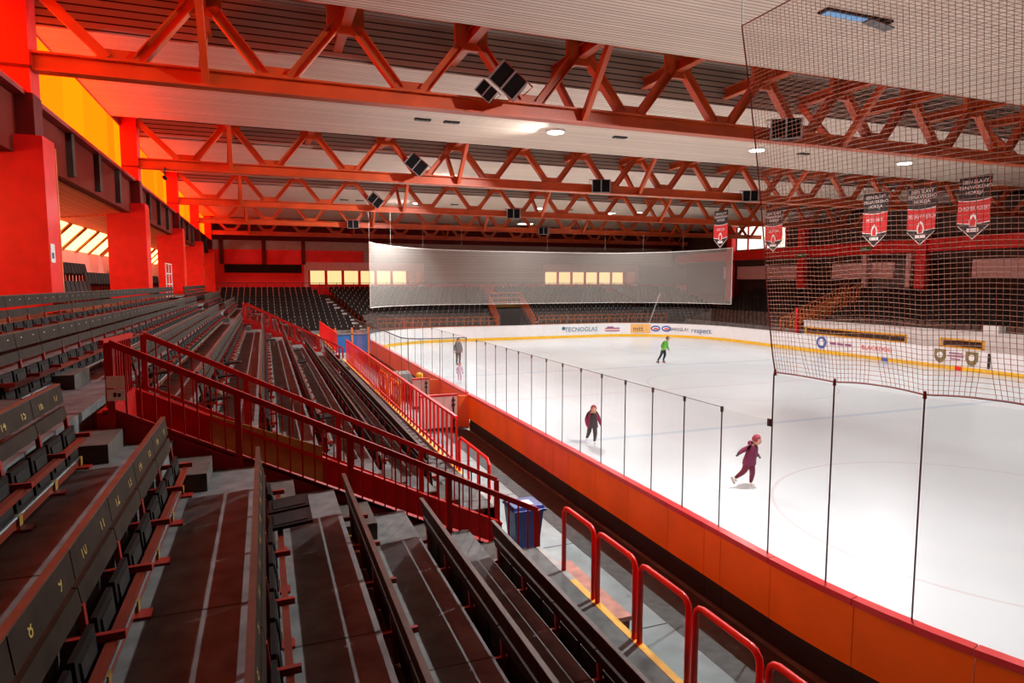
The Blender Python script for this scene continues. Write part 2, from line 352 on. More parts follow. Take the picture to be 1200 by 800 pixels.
# left long side: columns, piers, clerestory, parapet, gallery
CX = -4.2
LCOL = [4.1]+TY
for i, y in enumerate(LCOL):
    d = ['out of the camera bay', 'nearest', 'second', 'third', 'fourth', 'farthest'][i]
    t = sroot('wall_left_column', (0, y, 0))
    MB().box(CX-.56, CX, -.25, .35, 8.55, 11.7).build('shaft', 'bright_red', t)
    MB().box(CX-.56, CX+.02, -.22, .34, 7.7, 8.55).build('beam_seat', 'dark_red', t)
    MB().box(CX-1.08, CX+.18, -.4, .4, 0, 7.7).build('pier', 'bright_red', t)
    MB().box(CX-1.05, CX+.19, .40, .46, 3.8, 7.6).build('edge_trim', 'far_orange', t)
    MB().box(CX-.58, CX+.03, -.29, -.22, 9.02, 9.08).build('joint_strip', 'dark_red', t)
n = 2
for i in range(0, 5):
    ya = TY[0]+12*(i-1)+.25 if i >= 0 else -16; yb = TY[0]+12*i-.25 if i >= 0 else 3.85
    n += 1
    t = sroot('window_%d' % n, (0, 0, 0))
    k = 11 if i >= 0 else 18; w = (yb-ya)/k
    sh = MB().box(-.02, .02, .025, w-.025, 8.64, 10.46).mesh('clerestory_sheet', 'orange_sheet')
    shs = [sh]+[MB().box(-.02, .02, .025, w-.025, 8.64, 10.46).mesh('clerestory_sheet', q) for q in ('orange_sheet_pale', 'orange_sheet_deep')]
    for j in range(k): inst('clerestory_sheet', random.choice(shs), t, (-4.76, ya+j*w, 0))
    MB().box(-4.83, -4.70, ya, yb, 8.55, 8.64).build('window_sill', 'dark_red', t)
    MB().box(-4.83, -4.80, ya, yb, 8.6, 10.5).build('backing', 'dark_red', t)
    p = sroot('wall_left_parapet', (0, 0, 0))
    MB().box(-4.75, -4.5, ya, yb, 7.35, 8.58).build('parapet_beam', 'parapet_red', p)
    for q in range(1, 4):
        y = ya+(yb-ya)*q/4+.35; MB().box(-4.5, -4.36, y-.13, y+.13, 7.45, 8.5).build('rib', 'brown_dark', p)
    MB().box(-4.5, -4.30, ya, yb, 8.5, 8.6).build('coping', 'red_steel', p)
    MB().box(-4.78, -4.72, ya, yb, 10.46, 11.7).build('head_panel', 'red_steel', p)
    s = sroot('ceiling_gallery', (0, 0, 0))
    MB().hexa([(-4.8,ya,7.32),(-7.1,ya,7.12),(-7.1,yb,7.12),(-4.8,yb,7.32)], [(-4.8,ya,7.5),(-7.1,ya,7.3),(-7.1,yb,7.3),(-4.8,yb,7.5)]).build('soffit', 'soffit_slats', s)
    k2 = 5; w2 = (yb-ya)/k2
    for j in range(k2):
        y0 = ya+j*w2
        MB().hexa([(-7.1,y0+.22,7.10),(-7.1,y0+w2-.22,7.10),(-7.98,y0+w2-.22,6.22),(-7.98,y0+.22,6.22)], [(-7.13,y0+.22,7.13),(-7.13,y0+w2-.22,7.13),(-8.01,y0+w2-.22,6.25),(-8.01,y0+.22,6.25)]).build('roof_light', 'skylight', s)
        MB().hexa([(-7.05,y0-.28,7.09),(-7.05,y0+.22,7.09),(-8.0,y0+.22,6.14),(-8.0,y0-.28,6.14)], [(-7.15,y0-.28,7.2),(-7.15,y0+.22,7.2),(-8.1,y0+.22,6.25),(-8.1,y0-.28,6.25)]).build('rafter', 'far_orange', s)
    MB().box(-8.3, -8.0, ya-.25, yb+.25, 0, 6.25).build('gallery_rear_wall', 'gallery_wall', s)
    MB().box(-8.3, -3.9, ya-.25, yb+.25, 3.6, 3.95).build('gallery_floor', 'tread_concrete', s)

# ---------------------------------------------------------------- roof trusses
PITCH_T = 3.05; XB0, XT0 = -2.6, -1.08
def half_beam(p, q, w, d):
    """H section diagonal: two flanges and a web, lying in the XZ plane"""
    mb = MB(); mb.beam(p, q, w*.9, .05, (0,1,0))
    for s in (-1, 1):
        v = (Vector(q)-Vector(p)).normalized(); nn = Vector((-v.z, 0, v.x))*(s*w/2)
        mb.beam(Vector(p)+nn, Vector(q)+nn, .025, d, (0,1,0))
    return mb
dxp = XT0-XB0
ME_D1 = half_beam((.28, 0, 9.42), (dxp-.22, 0, 10.72), .20, .24).mesh('diagonal', 'truss_red')
ME_D2 = half_beam((-.28, 0, 9.42), (-(PITCH_T-dxp)+.22, 0, 10.72), .20, .24).mesh('diagonal', 'truss_red')
ME_GB = MB().prism([(-.55,-.05,9.36),(.55,-.05,9.36),(.34,-.05,9.62),(-.34,-.05,9.62)], (0,.10,0)).mesh('gusset_plate', 'truss_red')
ME_GT = MB().prism([(-.42,-.06,10.72),(-.20,-.06,10.52),(.20,-.06,10.52),(.42,-.06,10.72),(.42,-.06,11.2),(-.42,-.06,11.2)], (0,.12,0)).mesh('gusset_plate', 'truss_red')
ME_PU = MB().box(-.09,.09,-1.75,1.75,10.98,11.02).box(-.012,.012,-1.75,1.75,10.74,11.0).box(-.11,.11,-1.75,1.75,10.70,10.74).mesh('purlin', 'truss_red')
ME_K1 = MB().beam((0,-.12,9.15),(0,-1.62,10.75),.14,.20).mesh('knee_brace', 'truss_red')
ME_K2 = MB().beam((0,.12,9.15),(0,1.62,10.75),.14,.20).mesh('knee_brace', 'truss_red')
ORD = ['nearest', 'second', 'third', 'fourth', 'farthest']
for i, y in enumerate(TY):
    t = thing('roof_truss', 'red steel lattice truss spanning the hall, %s of the five' % ORD[i], 'truss', (0, y, 0), 'roof trusses')
    x0, x1 = CX, 46.2
    MB().box(x0, x1, -.17, .17, 9.02, 9.06).box(x0, x1, -.02, .02, 9.06, 9.36).box(x0, x1, -.17, .17, 9.36, 9.40).build('lower_chord', 'truss_red', t)
    MB().box(x0, x1, -.15, .15, 11.2, 11.24).box(x0, x1, -.02, .02, 11.24, 11.5).box(x0, x1, -.15, .15, 11.5, 11.54).build('upper_chord', 'truss_red', t)
    MB().beam((x0, 0, 10.75), (XB0-.28, 0, 9.42), .24, .20, (0,0,1)).build('end_diagonal', 'truss_red', t)
    for k in range(16):
        xb, xt = XB0+k*PITCH_T, XT0+k*PITCH_T
        inst('diagonal', ME_D1, t, (xb, 0, 0)); inst('gusset_plate', ME_GB, t, (xb, 0, 0)); inst('gusset_plate', ME_GT, t, (xt, 0, 0))
        if k > 0: inst('diagonal', ME_D2, t, (xb, 0, 0))
        inst('purlin', ME_PU, t, (xt, 0, 0))
        if k % 3 == 0: inst('knee_brace', ME_K1, t, (xt+.05, 0, 0)); inst('knee_brace', ME_K2, t, (xt-.05, 0, 0))

# ceiling floodlights: rows over the ice
LX = (10.5, 20.0, 28.8); LY = (9.4, 23.0, 34.9, 46.8)
DISC = MB().tube([(0,0,-.02),(0,0,0)], .30, 16).mesh('lens', 'lamp_disc')
RING = MB().tube([(0,0,-.03),(0,0,.06)], .36, 16).mesh('housing', 'white_paint')
rowname = ['row over the left boards', 'middle row', 'row over the right boards']
for j, x in enumerate(LX):
    for i, y in enumerate(LY):
        t = thing('ceiling_floodlight', 'round ceiling floodlight, %s, %s from the camera end' % (rowname[j], ['first','second','third','fourth'][i]), 'lamp', (x, y, 10.47), 'ceiling floodlights')
        inst('housing', RING, t, (0,0,0)); inst('lens', DISC, t, (0,0,-.035))
        l = bpy.data.lights.new('floodlight_beam', 'AREA'); l.shape = 'DISK'; l.size = .22; l.spread = math.radians(150); l.energy = (STAND_W, LAMP_W, LAMP_W)[j]; l.color = (1., .985, .965)
        lo = bpy.data.objects.new('floodlight_beam', l); COL.objects.link(lo); lo.parent = t; lo.location = (0, 0, -.08)
        if j == 0: lo.rotation_euler = (0, math.radians(36), 0)      # this row is aimed at the left stand

# ---------------------------------------------------------------- dasher boards and glass
def run_pts(kind, a, b, n):
    """points and outward normals along the rink outline: 'L'eft side y a..b, 'NL','FL','FR' corners by angle, 'F'ar end x, 'R'ight side y"""
    out = []
    for i in range(n+1):
        t = a+(b-a)*i/n
        if kind == 'L': out.append(((RX0, t), (-1, 0)))
        elif kind == 'R': out.append(((RX1, t), (1, 0)))
        elif kind == 'F': out.append(((t, RY1), (0, 1)))
        else:
            cx = RX0+RR if kind[1] == 'L' else RX1-RR; cy = RY0+RR if kind[0] == 'N' else RY1-RR
            out.append(((cx+RR*math.cos(t), cy+RR*math.sin(t)), (math.cos(t), math.sin(t))))
    return out
def strip(mb, run, d0, d1, z0, z1, m_in=0, m_out=0, m_top=0):
    P = [[(p[0]+nn[0]*d, p[1]+nn[1]*d, z) for (d, z) in ((d0, z0), (d1, z0), (d1, z1), (d0, z1))] for p, nn in run]
    for i in range(len(P)-1):
        a, b = P[i], P[i+1]
        for (q, r, m) in ((0, 1, m_top), (1, 2, m_out), (2, 3, m_top), (3, 0, m_in)):
            mb.add([a[q], a[r], b[r], b[q]], [(0, 1, 2, 3)], m)
    mb.add(P[0], [(0, 1, 2, 3)], m_top); mb.add(P[-1], [(3, 2, 1, 0)], m_top)
    return mb
def boards(root, runs, omats, cap, kick='kick_yellow'):
    for k, run in enumerate(runs):
        om = omats(k)
        strip(MB(), run, 0, .10, .38, 1.13, 0, 1, 1).build('board_panel', ['board_white', om], root)
        strip(MB(), run, .012, .15, 1.13, 1.21).build('cap_rail', cap, root)
        strip(MB(), run, -.015, .03, .022, .24).build('kick_plate', kick, root)
        strip(MB(), run, 0, .06, .24, .38, 0, 1, 1).build('base_rail', ['board_white', 'rubber_black'], root)
        strip(MB(), run, .03, .07, .02, .24).build('base_curb', 'rubber_black', root)
def gapped(run, g=.012):
    """shorten a run a little at both ends so that joints show"""
    r = [list(x) for x in run]
    for e, o in ((0, 1), (-1, -2)):
        p, q = Vector(r[e][0]), Vector(r[o][0]); d = (q-p).normalized()*g/2; r[e][0] = tuple(p+d)
    return [tuple(x) for x in r]
# near corner + left side
BL = thing('rink_boards', 'orange dasher boards with a red cap along the walkway and near corner', 'rink boards', (0, 0, 0), 'rink boards')
runs = []
a = PI
while a < PI+1.15: runs.append(gapped(run_pts('NL', a, a+.15, 3))); a += .15
ys = [6.5]
widths = [1.0, .38, .95, 1.25, 1.25, 1.25, .8, .55, 1.25, 1.25, 1.25, 1.25]
for w in widths: ys.append(ys[-1]+w)
ys.append(20.05)
runs += [gapped(run_pts('L', ys[i], ys[i+1], 1)) for i in range(len(ys)-1)]
boards(BL, runs, lambda k: 'board_coral' if k in (14, 15, 16) else 'board_orange', 'cap_red')
# far part of the left side beyond the team boxes
BL2 = thing('rink_boards', 'orange dasher boards of the left side beyond the white gate boxes', 'rink boards', (0, 0, 0), 'rink boards')
runs = [gapped(run_pts('L', 20.3+i*1.5, 20.3+(i+1)*1.5, 1)) for i in range(14)]+[gapped(run_pts('L', 41.3, 42.5, 1))]
boards(BL2, runs, lambda k: 'board_coral', 'cap_red')
BF = thing('rink_boards', 'white dasher boards with yellow kick strip curving round the far end', 'rink boards', (0, 0, 0), 'rink boards')
runs = [gapped(run_pts('FL', PI-i*PI/20, PI-(i+1)*PI/20, 2), .006) for i in range(10)]
runs += [gapped(run_pts('F', 14.2+i*1.3, 14.2+(i+1)*1.3, 1), .006) for i in range(10)]
runs += [gapped(run_pts('FR', PI/2-i*PI/20, PI/2-(i+1)*PI/20, 2), .006) for i in range(10)]
boards(BF, runs, lambda k: 'board_white', 'white_paint')
BR = thing('rink_boards', 'white dasher boards with yellow kick strip along the right side', 'rink boards', (0, 0, 0), 'rink boards')
runs = [gapped(run_pts('R', 42.5-i*1.5, 42.5-(i+1)*1.5, 1), .006) for i in range(24)]
boards(BR, runs, lambda k: 'board_white', 'white_paint')
MB().box(35.14, 35.19, 28.55, 28.95, .03, .24).build('line_marker', 'print_blue', BR)
MB().box(35.14, 35.19, 24.1, 24.4, .03, .24).build('line_marker', 'bright_red', BR)
MB().box(35.15, 35.2, 22.6, 22.72, .3, 1.1).build('gate_latch', 'rubber_black', BR)

def glass_run(root, stations, z0, z1, pane='glass', post=.014, clamp=True):
    for i, (p, nn) in enumerate(stations):
        mb = MB(); mb.box(-post/2, post/2, -post/2, post/2, z0, z1)
        if clamp: mb.box(-.014, .014, -.018, .018, z1-.07, z1+.012)
        o = mb.build('glass_post', 'post_grey', root, (p[0], p[1], 0)); o.rotation_euler = (0, 0, math.atan2(nn[1], nn[0]))
    if clamp: MB().tube([(p[0], p[1], z1) for p, _ in stations], .005, 4).build('top_edge', 'post_grey', root)
    for i in range(len(stations)-1):
        (p, n0), (q, n1) = stations[i], stations[i+1]
        p, q = Vector((*p, 0)), Vector((*q, 0)); d = (q-p).normalized()*.025
        MB().beam(p+d+Vector((0,0,(z0+z1)/2)), q-d+Vector((0,0,(z0+z1)/2)), .012, z1-z0-.02).build('glass_pane', pane, root)
OFF = .05
def off(run, d=OFF): return [((p[0]+n[0]*d, p[1]+n[1]*d), n) for p, n in run]
GL = thing('rink_glass', 'clear glass shield with thin dark posts on the orange boards', 'glass shield', (0, 0, 0), 'glass shields')
glass_run(GL, off(run_pts('L', 7.62, 7.62+.9*13, 13)), 1.21, 3.0)
MB().box(-.006, .006, 6.65, 7.6, 1.22, 2.99).build('glass_pane', 'glass', GL, (RX0-OFF, 0, 0))
MB().box(-.02, .02, 6.64, 6.69, 2.92, 3.02).build('clamp', 'post_grey', GL, (RX0-OFF, 0, 0))
GN = thing('rink_glass', 'taller clear glass shield below the safety net in the near corner', 'glass shield', (0, 0, 0), 'glass shields')
st = off([run_pts('L', 6.62, 6.62, 1)[0], run_pts('NL', PI+.10, PI+.10, 1)[0], run_pts('NL', PI+.225, PI+.225, 1)[0], run_pts('NL', PI+.36, PI+.36, 1)[0], run_pts('NL', PI+.50, PI+.50, 1)[0], run_pts('NL', PI+.66, PI+.66, 1)[0], run_pts('NL', PI+.85, PI+.85, 1)[0]])
glass_run(GN, st, 1.21, 3.62, clamp=False)
GB = thing('rink_glass', 'clear glass shield of the left side beyond the gate boxes', 'glass shield', (0, 0, 0), 'glass shields')
glass_run(GB, off(run_pts('L', 20.4, 42.4, 14)), 1.21, 3.0)
GF = thing('rink_glass', 'clear glass shield on the white far end boards', 'glass shield', (0, 0, 0), 'glass shields')
glass_run(GF, off(run_pts('FL', PI, PI/2, 8))+off(run_pts('F', 15.5, 26.2, 8))+off(run_pts('FR', PI/2, .3, 6)), 1.21, 2.6)
GX = thing('rink_glass', 'glass screen with rounded corner closing off the gate boxes', 'glass shield', (0, 0, 0), 'glass shields')
st = [((6.08, 20.3), (0, 1)), ((5.2, 20.2), (0, 1)), ((4.6, 20.25), (0, 1)), ((4.25, 20.5), (-.7, .7)), ((4.1, 20.9), (-1, 0)), ((4.1, 23.), (-1, 0)), ((4.1, 26), (-1, 0)), ((4.1, 29), (-1, 0)), ((4.1, 32), (-1, 0))]
glass_run(GX, st, 1.21, 3.0, clamp=False)
MB().tube([(p[0], p[1], 3.01) for p, _ in st], .018, 5).build('top_trim', 'post_grey', GX)

# gate boxes behind the left boards
for i, (y, xw) in enumerate(((20.2, 4.55), (24.0, 5.1))):
    t = thing('gate_box_wall', ['white gate panel with dark latches standing across the walkway', 'second white gate panel with dark latches behind the first'][i], 'gate', (0, y, 0))
    pan = MB().box(xw, 5.75, -.04, .04, .12, 1.14).build('panel', 'pink_wall', t); MB().box(xw-.02, 5.78, -.06, .06, 1.14, 1.2).build('cap_rail', 'cap_red', t)
    MB().hexa([(5.75,-.04,.12),(6.1,-.25,.12),(6.1,-.17,.12),(5.75,.04,.12)], [(5.75,-.04,1.14),(6.1,-.25,1.14),(6.1,-.17,1.14),(5.75,.04,1.14)]).build('angled_panel', 'board_coral', t)
    for x in (5.62,):
        mb = MB().box(x-.02, x+.02, -.08, -.04, .15, 1.1)
        for z in (.35, .55, .85, 1.0): mb.box(x-.05, x+.05, -.10, -.04, z-.03, z+.03)
        mb.build('latch', 'rubber_black', pan)
    MB().box(xw, 5.75, -.05, .05, .03, .12).build('base', 'rubber_black', t)
t = thing('equipment_table', 'dark table heaped with gear beside the far white gate', 'table', (5.2, 27.0, 0))
MB().box(-.55, .75, -1.3, 1.3, .72, .78).build('tabletop', 'rubber_black', t)
for sx in (-.5, .7):
    for sy in (-1.2, 1.2): MB().box(sx-.03, sx+.03, sy-.03, sy+.03, .03, .72).build('leg', 'steel_grey', t)
g = thing('gear_bag', 'dark grey gear bag lying on the equipment table', 'bag', (5.2, 26.6, .78))
MB().hexa([(-.35,-.6,0),(.4,-.6,0),(.4,.6,0),(-.35,.6,0)], [(-.25,-.5,.3),(.3,-.5,.3),(.3,.5,.3),(-.25,.5,.3)]).build('bag_body', 'duct_grey', g)
MB().tube([(-.2,-.2,.28),(-.1,-.2,.42),(.15,-.2,.42),(.25,-.2,.28)], .015, 5).build('handle', 'rubber_black', g)
g = tag(MB().hexa([(5.0,27.5,.78),(5.8,27.5,.78),(5.8,28.1,.78),(5.0,28.1,.78)], [(5.05,27.55,.95),(5.75,27.55,.95),(5.75,28.05,.95),(5.05,28.05,.95)]).build('towel_pile', 'white_paint'), 'white folded pile on the far side of the equipment table', 'towels')
g = tag(MB().tube([(5.7,25.45,.03),(5.7,25.45,1.15),(5.7,25.45,1.2)], [.18,.14,.06], 10).build('yellow_cone', 'kick_yellow'), 'yellow cone beside the boards at the far gate', 'cone')
for i, y in enumerate((20.75, 22.9)):
    t = thing('yellow_gate_frame', ['yellow steel frame at the walkway, nearer one', 'yellow steel frame at the walkway, farther one'][i], 'gate frame', (3.85, y, 0), 'yellow gate frames')
    MB().tube([(0,-.75,.03),(0,-.75,1.55),(0,-.65,1.63),(0,.65,1.63),(0,.75,1.55),(0,.75,.03)], .035, 6).build('frame', 'yellow_line', t)
    MB().box(-.01, .01, -.7, .7, .3, 1.1).build('infill_panel', 'ochre', t)

# advertising prints on the boards
def print_on(root, name, s, m, x, y, z, ang, size, loc_off=.02):
    """text reading along direction ang (z rotation of the text line), standing upright"""
    o = inst(name, text_mesh(s, m, size), root, (x, y, z)); o.rotation_euler = (PI/2, 0, ang); return o
def far_pt(x):   # inner surface point and reading angle of the far end / far right corner
    if x <= RX1-RR: return (x, RY1-.02, 0.)
    t = math.acos((x-(RX1-RR))/RR); return (RX1-RR+(RR-.02)*math.cos(t), RY1-RR+(RR-.02)*math.sin(t), t-PI/2)
def ad_text(s, m, x, size, z=.72):
    px, py, a = far_pt(x); d = .05 if x > 28 else 0; return print_on(BF, 'advert_print', s, m, px+math.sin(a)*d, py-math.cos(a)*d, z, a, size)
ad_text('TECNOGLAS', 'print_teal', 25.6, .55)
px, py, a = far_pt(23.9); MB().tube([(px, py, .85), (px, py-.012, .85)], .16, 10).build('advert_emblem', 'print_teal', BF)
px, py, a = far_pt(28.6)
e = MB().box(-1.1, 1.1, -.012, 0, .5, .82).box(-.5, .1, -.012, 0, .82, .92).box(.85, 1.1, -.012, 0, .82, .95).build('advert_emblem', 'print_purple', BF, (px, py, 0)); e.rotation_euler = (0, 0, a)
e = MB().box(-.95, .95, -.016, -.012, .58, .72).build('advert_emblem', 'pink_wall', BF, (px, py, 0)); e.rotation_euler = (0, 0, a)
for x, s, m, sz in ((33.35, 'TECNOGLAS', 'print_dark', .38),):
    ad_text(s, m, x, sz)
px, py, a = far_pt(31.05)
for dx, nm in ((0, 0),):
    for q in range(3):
        tx, ty, ta = far_pt(30.5+q*.45); e = MB().box(-.36, .36, -.014, 0, .36, 1.13).build('advert_panel', 'ad_orange', BF, (tx, ty, 0)); e.rotation_euler = (0, 0, ta)
print_on(BF, 'advert_print', 'mtt', 'print_dark', *(Vector((px, py, .72))+Vector((-.35, .02, 0))+Vector((math.sin(a), -math.cos(a), 0))*.03), a, .62)
for x in (32.05, 32.75):
    px, py, a = far_pt(x); nn = Vector((math.sin(a), -math.cos(a), 0))
    e = MB().prism([(.42*math.cos(i*PI/8), 0, .26*math.sin(i*PI/8)) for i in range(16)], (0, -.014, 0)).build('advert_emblem', 'print_blue', BF, (px, py, .76)); e.rotation_euler = (0, 0, a)
    e = MB().prism([(.30*math.cos(i*PI/8), 0, .13*math.sin(i*PI/8)) for i in range(16)], (0, -.010, 0)).build('advert_emblem', 'print_white', BF, Vector((px, py, .76))+nn*.012); e.rotation_euler = (0, 0, a)
    e = MB().prism([(.03+.22*math.cos(i*PI/8), 0, -.02+.07*math.sin(i*PI/8)) for i in range(16)], (0, -.010, 0)).build('advert_emblem', 'bright_red', BF, Vector((px, py, .76))+nn*.018); e.rotation_euler = (0, 0, a)
px, py, a = far_pt(34.55); print_on(BF, 'advert_print', 'respect.', 'print_teal', px+math.sin(a)*.05, py-math.cos(a)*.05, .70, a, .62)
RXI = RX1-.02
def rad_text(s, m, y, size, z=.72): return print_on(BR, 'advert_print', s, m, RXI, y, z, -PI/2, size)
e = MB().prism([(0, .42*math.cos(i*PI/8), .75+.42*math.sin(i*PI/8)) for i in range(16)], (-.014, 0, 0)).build('advert_emblem', 'print_blue', BR, (RXI, 33.6, 0))
e = MB().prism([(0, .24*math.cos(i*PI/8), .75+.24*math.sin(i*PI/8)) for i in range(16)], (-.010, 0, 0)).build('advert_emblem', 'print_white', BR, (RXI-.012, 33.6, 0))
for q, (ya_, yb_) in enumerate(((31.2, 31.7), (31.78, 32.3), (32.38, 32.9))): MB().box(-.008, 0, ya_, yb_, .68, .82).build('advert_print', 'print_purple', BR, (RXI, 0, 0))
rad_text('BLACKDOG', 'bright_red', 29.35, .40)
for y in (25.3, 23.55):
    MB().prism([(0,-.33,1.1),(0,.33,1.1),(0,.33,.65),(0,.2,.42),(0,0,.33),(0,-.2,.42),(0,-.33,.65)], (-.014,0,0)).build('advert_emblem', 'print_olive', BR, (RXI, y, 0))
    MB().prism([(0, .17*math.cos(i*PI/6), .78+.17*math.sin(i*PI/6)) for i in range(12)], (-.008,0,0)).build('advert_emblem', 'print_white', BR, (RXI-.014, y, 0))
for z, ya_, yb_ in ((.9, 24.05, 24.8), (.74, 23.98, 24.88), (.58, 24.15, 24.7)): MB().box(-.008, 0, ya_, yb_, z, z+.07).build('advert_print', 'print_purple', BR, (RXI, 0, 0))

# ---------------------------------------------------------------- left stand
X0R, DXR, DZR, Z0R = -.146, .865, .38, 2.27
def rowx(k): return X0R+DXR*k
def rowz(k): return Z0R-DZR*k
XF = 3.5                      # front edge of the stand
def stand_block(name, ya, yb, ks, label):
    r = sroot(name, (0, 0, 0))
    for k in ks:
        xa = rowx(k); xb = rowx(k+1) if k < 3 else XF
        MB().box(xa, xb, ya, yb, rowz(k)-.5, rowz(k)).build('stand_step', 'tread_concrete', r)
        n = max(1, int((yb-ya)/3))
        for q in range(1, n):                       # casting joints
            y = ya+(yb-ya)*q/n; MB().box(xa+.02, xb-.01, y-.008, y+.008, rowz(k)-.02, rowz(k)+.002).build('casting_joint', 'rubber_black', r)
    MB().box(XF-.25, XF, ya, yb, 0, rowz(3)-.001).build('front_wall', 'concrete', r)
    for e0, e1, em in (((ya, min(yb, 7.0), 'yellow_line'), (7.0, yb, 'edge_grey')) if ya < 0 else ((ya, ya+2, 'edge_grey'), (ya+2, yb, 'yellow_line'))):
        MB().box(XF-.08, XF+.004, e0, e1, rowz(3)-.12, rowz(3)+.004).build('edge_line', em, r)
    return r
YA0, YA1, YV0, YV1, YB0, YB1, YW0, YW1, YC0, YC1 = -6.0, 7.2, 8.1, 9.8, 10.7, 31.2, 32.0, 33.7, 34.5, 48.0
KS = list(range(-5, 4))
stand_block('floor_stand_near', YA0, YV0, KS, '')
stand_block('floor_stand_mid', YV1, YW0, KS, '')
stand_block('floor_stand_far', YW1, YC1, KS, '')
# upper rows continue across behind the stairwells
for nm, ya, yb in (('floor_stand_bridge', YV0, YV1), ('floor_stand_bridge', YW0, YW1)):
    r = sroot(nm)
    kk = (-5, -4, -3) if ya < 20 else (-5, -4, -3, -2)
    for k in kk: MB().box(rowx(k), rowx(k+1), ya, yb, rowz(k)-.5, rowz(k)).build('stand_step', 'tread_concrete', r)
# intermediate step blocks in the aisles
for ai, (ya, yb, nm) in enumerate(((YA1+.05, YV0-.06, 'beside the near stairwell rail'), (YV1+.06, YB0-.05, 'behind the near stairwell'), (YB1+.05, YW0-.06, 'before the far stairwell'))):
    r = sroot('floor_aisle_steps')
    for k in range(-4, 3):
        x1 = rowx(k+1); z = rowz(k+1)
        MB().box(x1+.002, x1+.40, ya, yb, z, z+DZR/2).build('step_block', 'step_block', r)

# bench rows
SP = .43                      # seat pitch
ME_PK = MB().hexa([(-.030,.008,.675),(.0,.008,.675),(.0,2*SP-.008,.675),(-.030,2*SP-.008,.675)], [(-.055,.008,.85),(-.02,.008,.85),(-.02,2*SP-.008,.85),(-.055,2*SP-.008,.85)]).mesh('back_plank', 'wood_plank')
ME_PK2 = MB().hexa([(-.005,.008,.52),(.025,.008,.52),(.025,2*SP-.008,.52),(-.005,2*SP-.008,.52)], [(-.026,.008,.635),(.006,.008,.635),(.006,2*SP-.008,.635),(-.026,2*SP-.008,.635)]).mesh('back_plank', 'wood_plank')
ME_UP = MB().hexa([(.035,-.025,.02),(.075,-.025,.02),(.075,.025,.02),(.035,.025,.02)], [(.0,-.02,.54),(.03,-.02,.54),(.03,.02,.54),(.0,.02,.54)]).beam((-.11,0,.33),(.21,0,.34),.035,.045).box(-.02,.20,-.06,.06,.0,.02).mesh('support', 'red_steel')
ME_LG = MB().box(-.09,.12,-.035,.035,.03,.11).mesh('foot_block', 'ochre')
_s = MB(); _s.hexa([(.06,.03,.12),(.10,.03,.12),(.10,SP-.03,.12),(.06,SP-.03,.12)], [(.045,.03,.44),(.075,.03,.44),(.075,SP-.03,.44),(.045,SP-.03,.44)], 0)
_s.hexa([(.10,.085,.17),(.112,.085,.17),(.112,SP-.085,.17),(.10,SP-.085,.17)], [(.078,.085,.40),(.088,.085,.40),(.088,SP-.085,.40),(.078,SP-.085,.40)], 1)
ME_ST = _s.mesh('tip_up_seat', ['seat_frame', 'seat_pad'])
_s = MB(); _s.hexa([(.05,.03,.36),(.42,.03,.40),(.42,SP-.03,.40),(.05,SP-.03,.36)], [(.05,.03,.39),(.42,.03,.43),(.42,SP-.03,.43),(.05,SP-.03,.39)], 0)
_s.hexa([(.09,.085,.392),(.38,.085,.426),(.38,SP-.085,.426),(.09,SP-.085,.392)], [(.09,.085,.40),(.38,.085,.434),(.38,SP-.085,.434),(.09,SP-.085,.40)], 1)
ME_SD = _s.mesh('tip_up_seat', ['seat_frame', 'seat_pad'])
def bench_row(k, ya, yb, label, group, detail=2, numbered=False, first=1):
    n = int((yb-ya)/(2*SP)); ys0 = yb-n*2*SP if numbered else ya
    if not numbered: ys0 = ya
    t = thing('bench_row', label, 'bench', (rowx(k)+.07, 0, rowz(k)), group); t.scale = (1, 1, .95)
    for i in range(n):
        y = ys0+i*2*SP
        inst('back_plank', ME_PK, t, (0, y, 0)); inst('back_plank', ME_PK2, t, (0, y, 0))
        for h in range(2):
            rr = random.random()
            inst('tip_up_seat', ME_SD if rr < .035 else ME_ST, t, (0, y+h*SP, 0))
            if numbered and 2*i+h >= 13:
                o = inst('seat_number', text_mesh(str(2*i+h-12), 'number_yellow', .115, .001), t, (-.009, y+h*SP+SP/2, .755)); o.rotation_euler = (PI/2-.17, 0, PI/2)
            elif detail > 1:
                pass
    for i in range(n+1):
        y = min(max(ys0+i*2*SP, ys0+.05), ys0+n*2*SP-.05)
        inst('support', ME_UP, t, (0, y, 0)); inst('foot_block', ME_LG, t, (0, y+.03, 0))
    if not numbered:
        mb = MB()
        for i in range(2*n): y = ys0+(i+.5)*SP; mb.box(-.024, -.012, y-.018, y+.018, .73, .79)
        tag(mb.build('seat_numbers', 'tag_white', t), kind='stuff')
    L0, L1 = ys0, ys0+n*2*SP
    MB().beam((.145, L0, .30), (.145, L1, .30), .045, .05).build('front_bar', 'bench_orange', t)
    MB().tube([(.10, L0, .10), (.10, L1, .10)], .014, 6).build('pivot_tube', 'post_grey', t)
    MB().box(.0, .10, L0, L1, .02, .10).build('seat_rail', 'bench_orange', t)
    MB().box(-.058, -.018, L0, L1, .85, .862).build('top_trim', 'wood_edge', t)
    return t
ordn = ['front', 'second', 'third', 'fourth', 'fifth', 'sixth', 'seventh', 'eighth']
for k in range(-4, 4):
    bench_row(k, YA0, YA1 if k > -3 else YA1+.0, 'wooden tip-up bench row before the near stairwell, %s row from the walkway' % ordn[3-k], 'bench rows of the near stand section', 2, True, first=1)
for k in range(-4, 4):
    if k <= -3: bench_row(k, YA1+.9, YB1, 'long wooden bench row along the columns between the stairwells, %s row from the walkway' % ordn[3-k], 'bench rows of the middle stand section')
    else: bench_row(k, YB0, YB1, 'wooden tip-up bench row between the two stairwells, %s row from the walkway' % ordn[3-k], 'bench rows of the middle stand section')
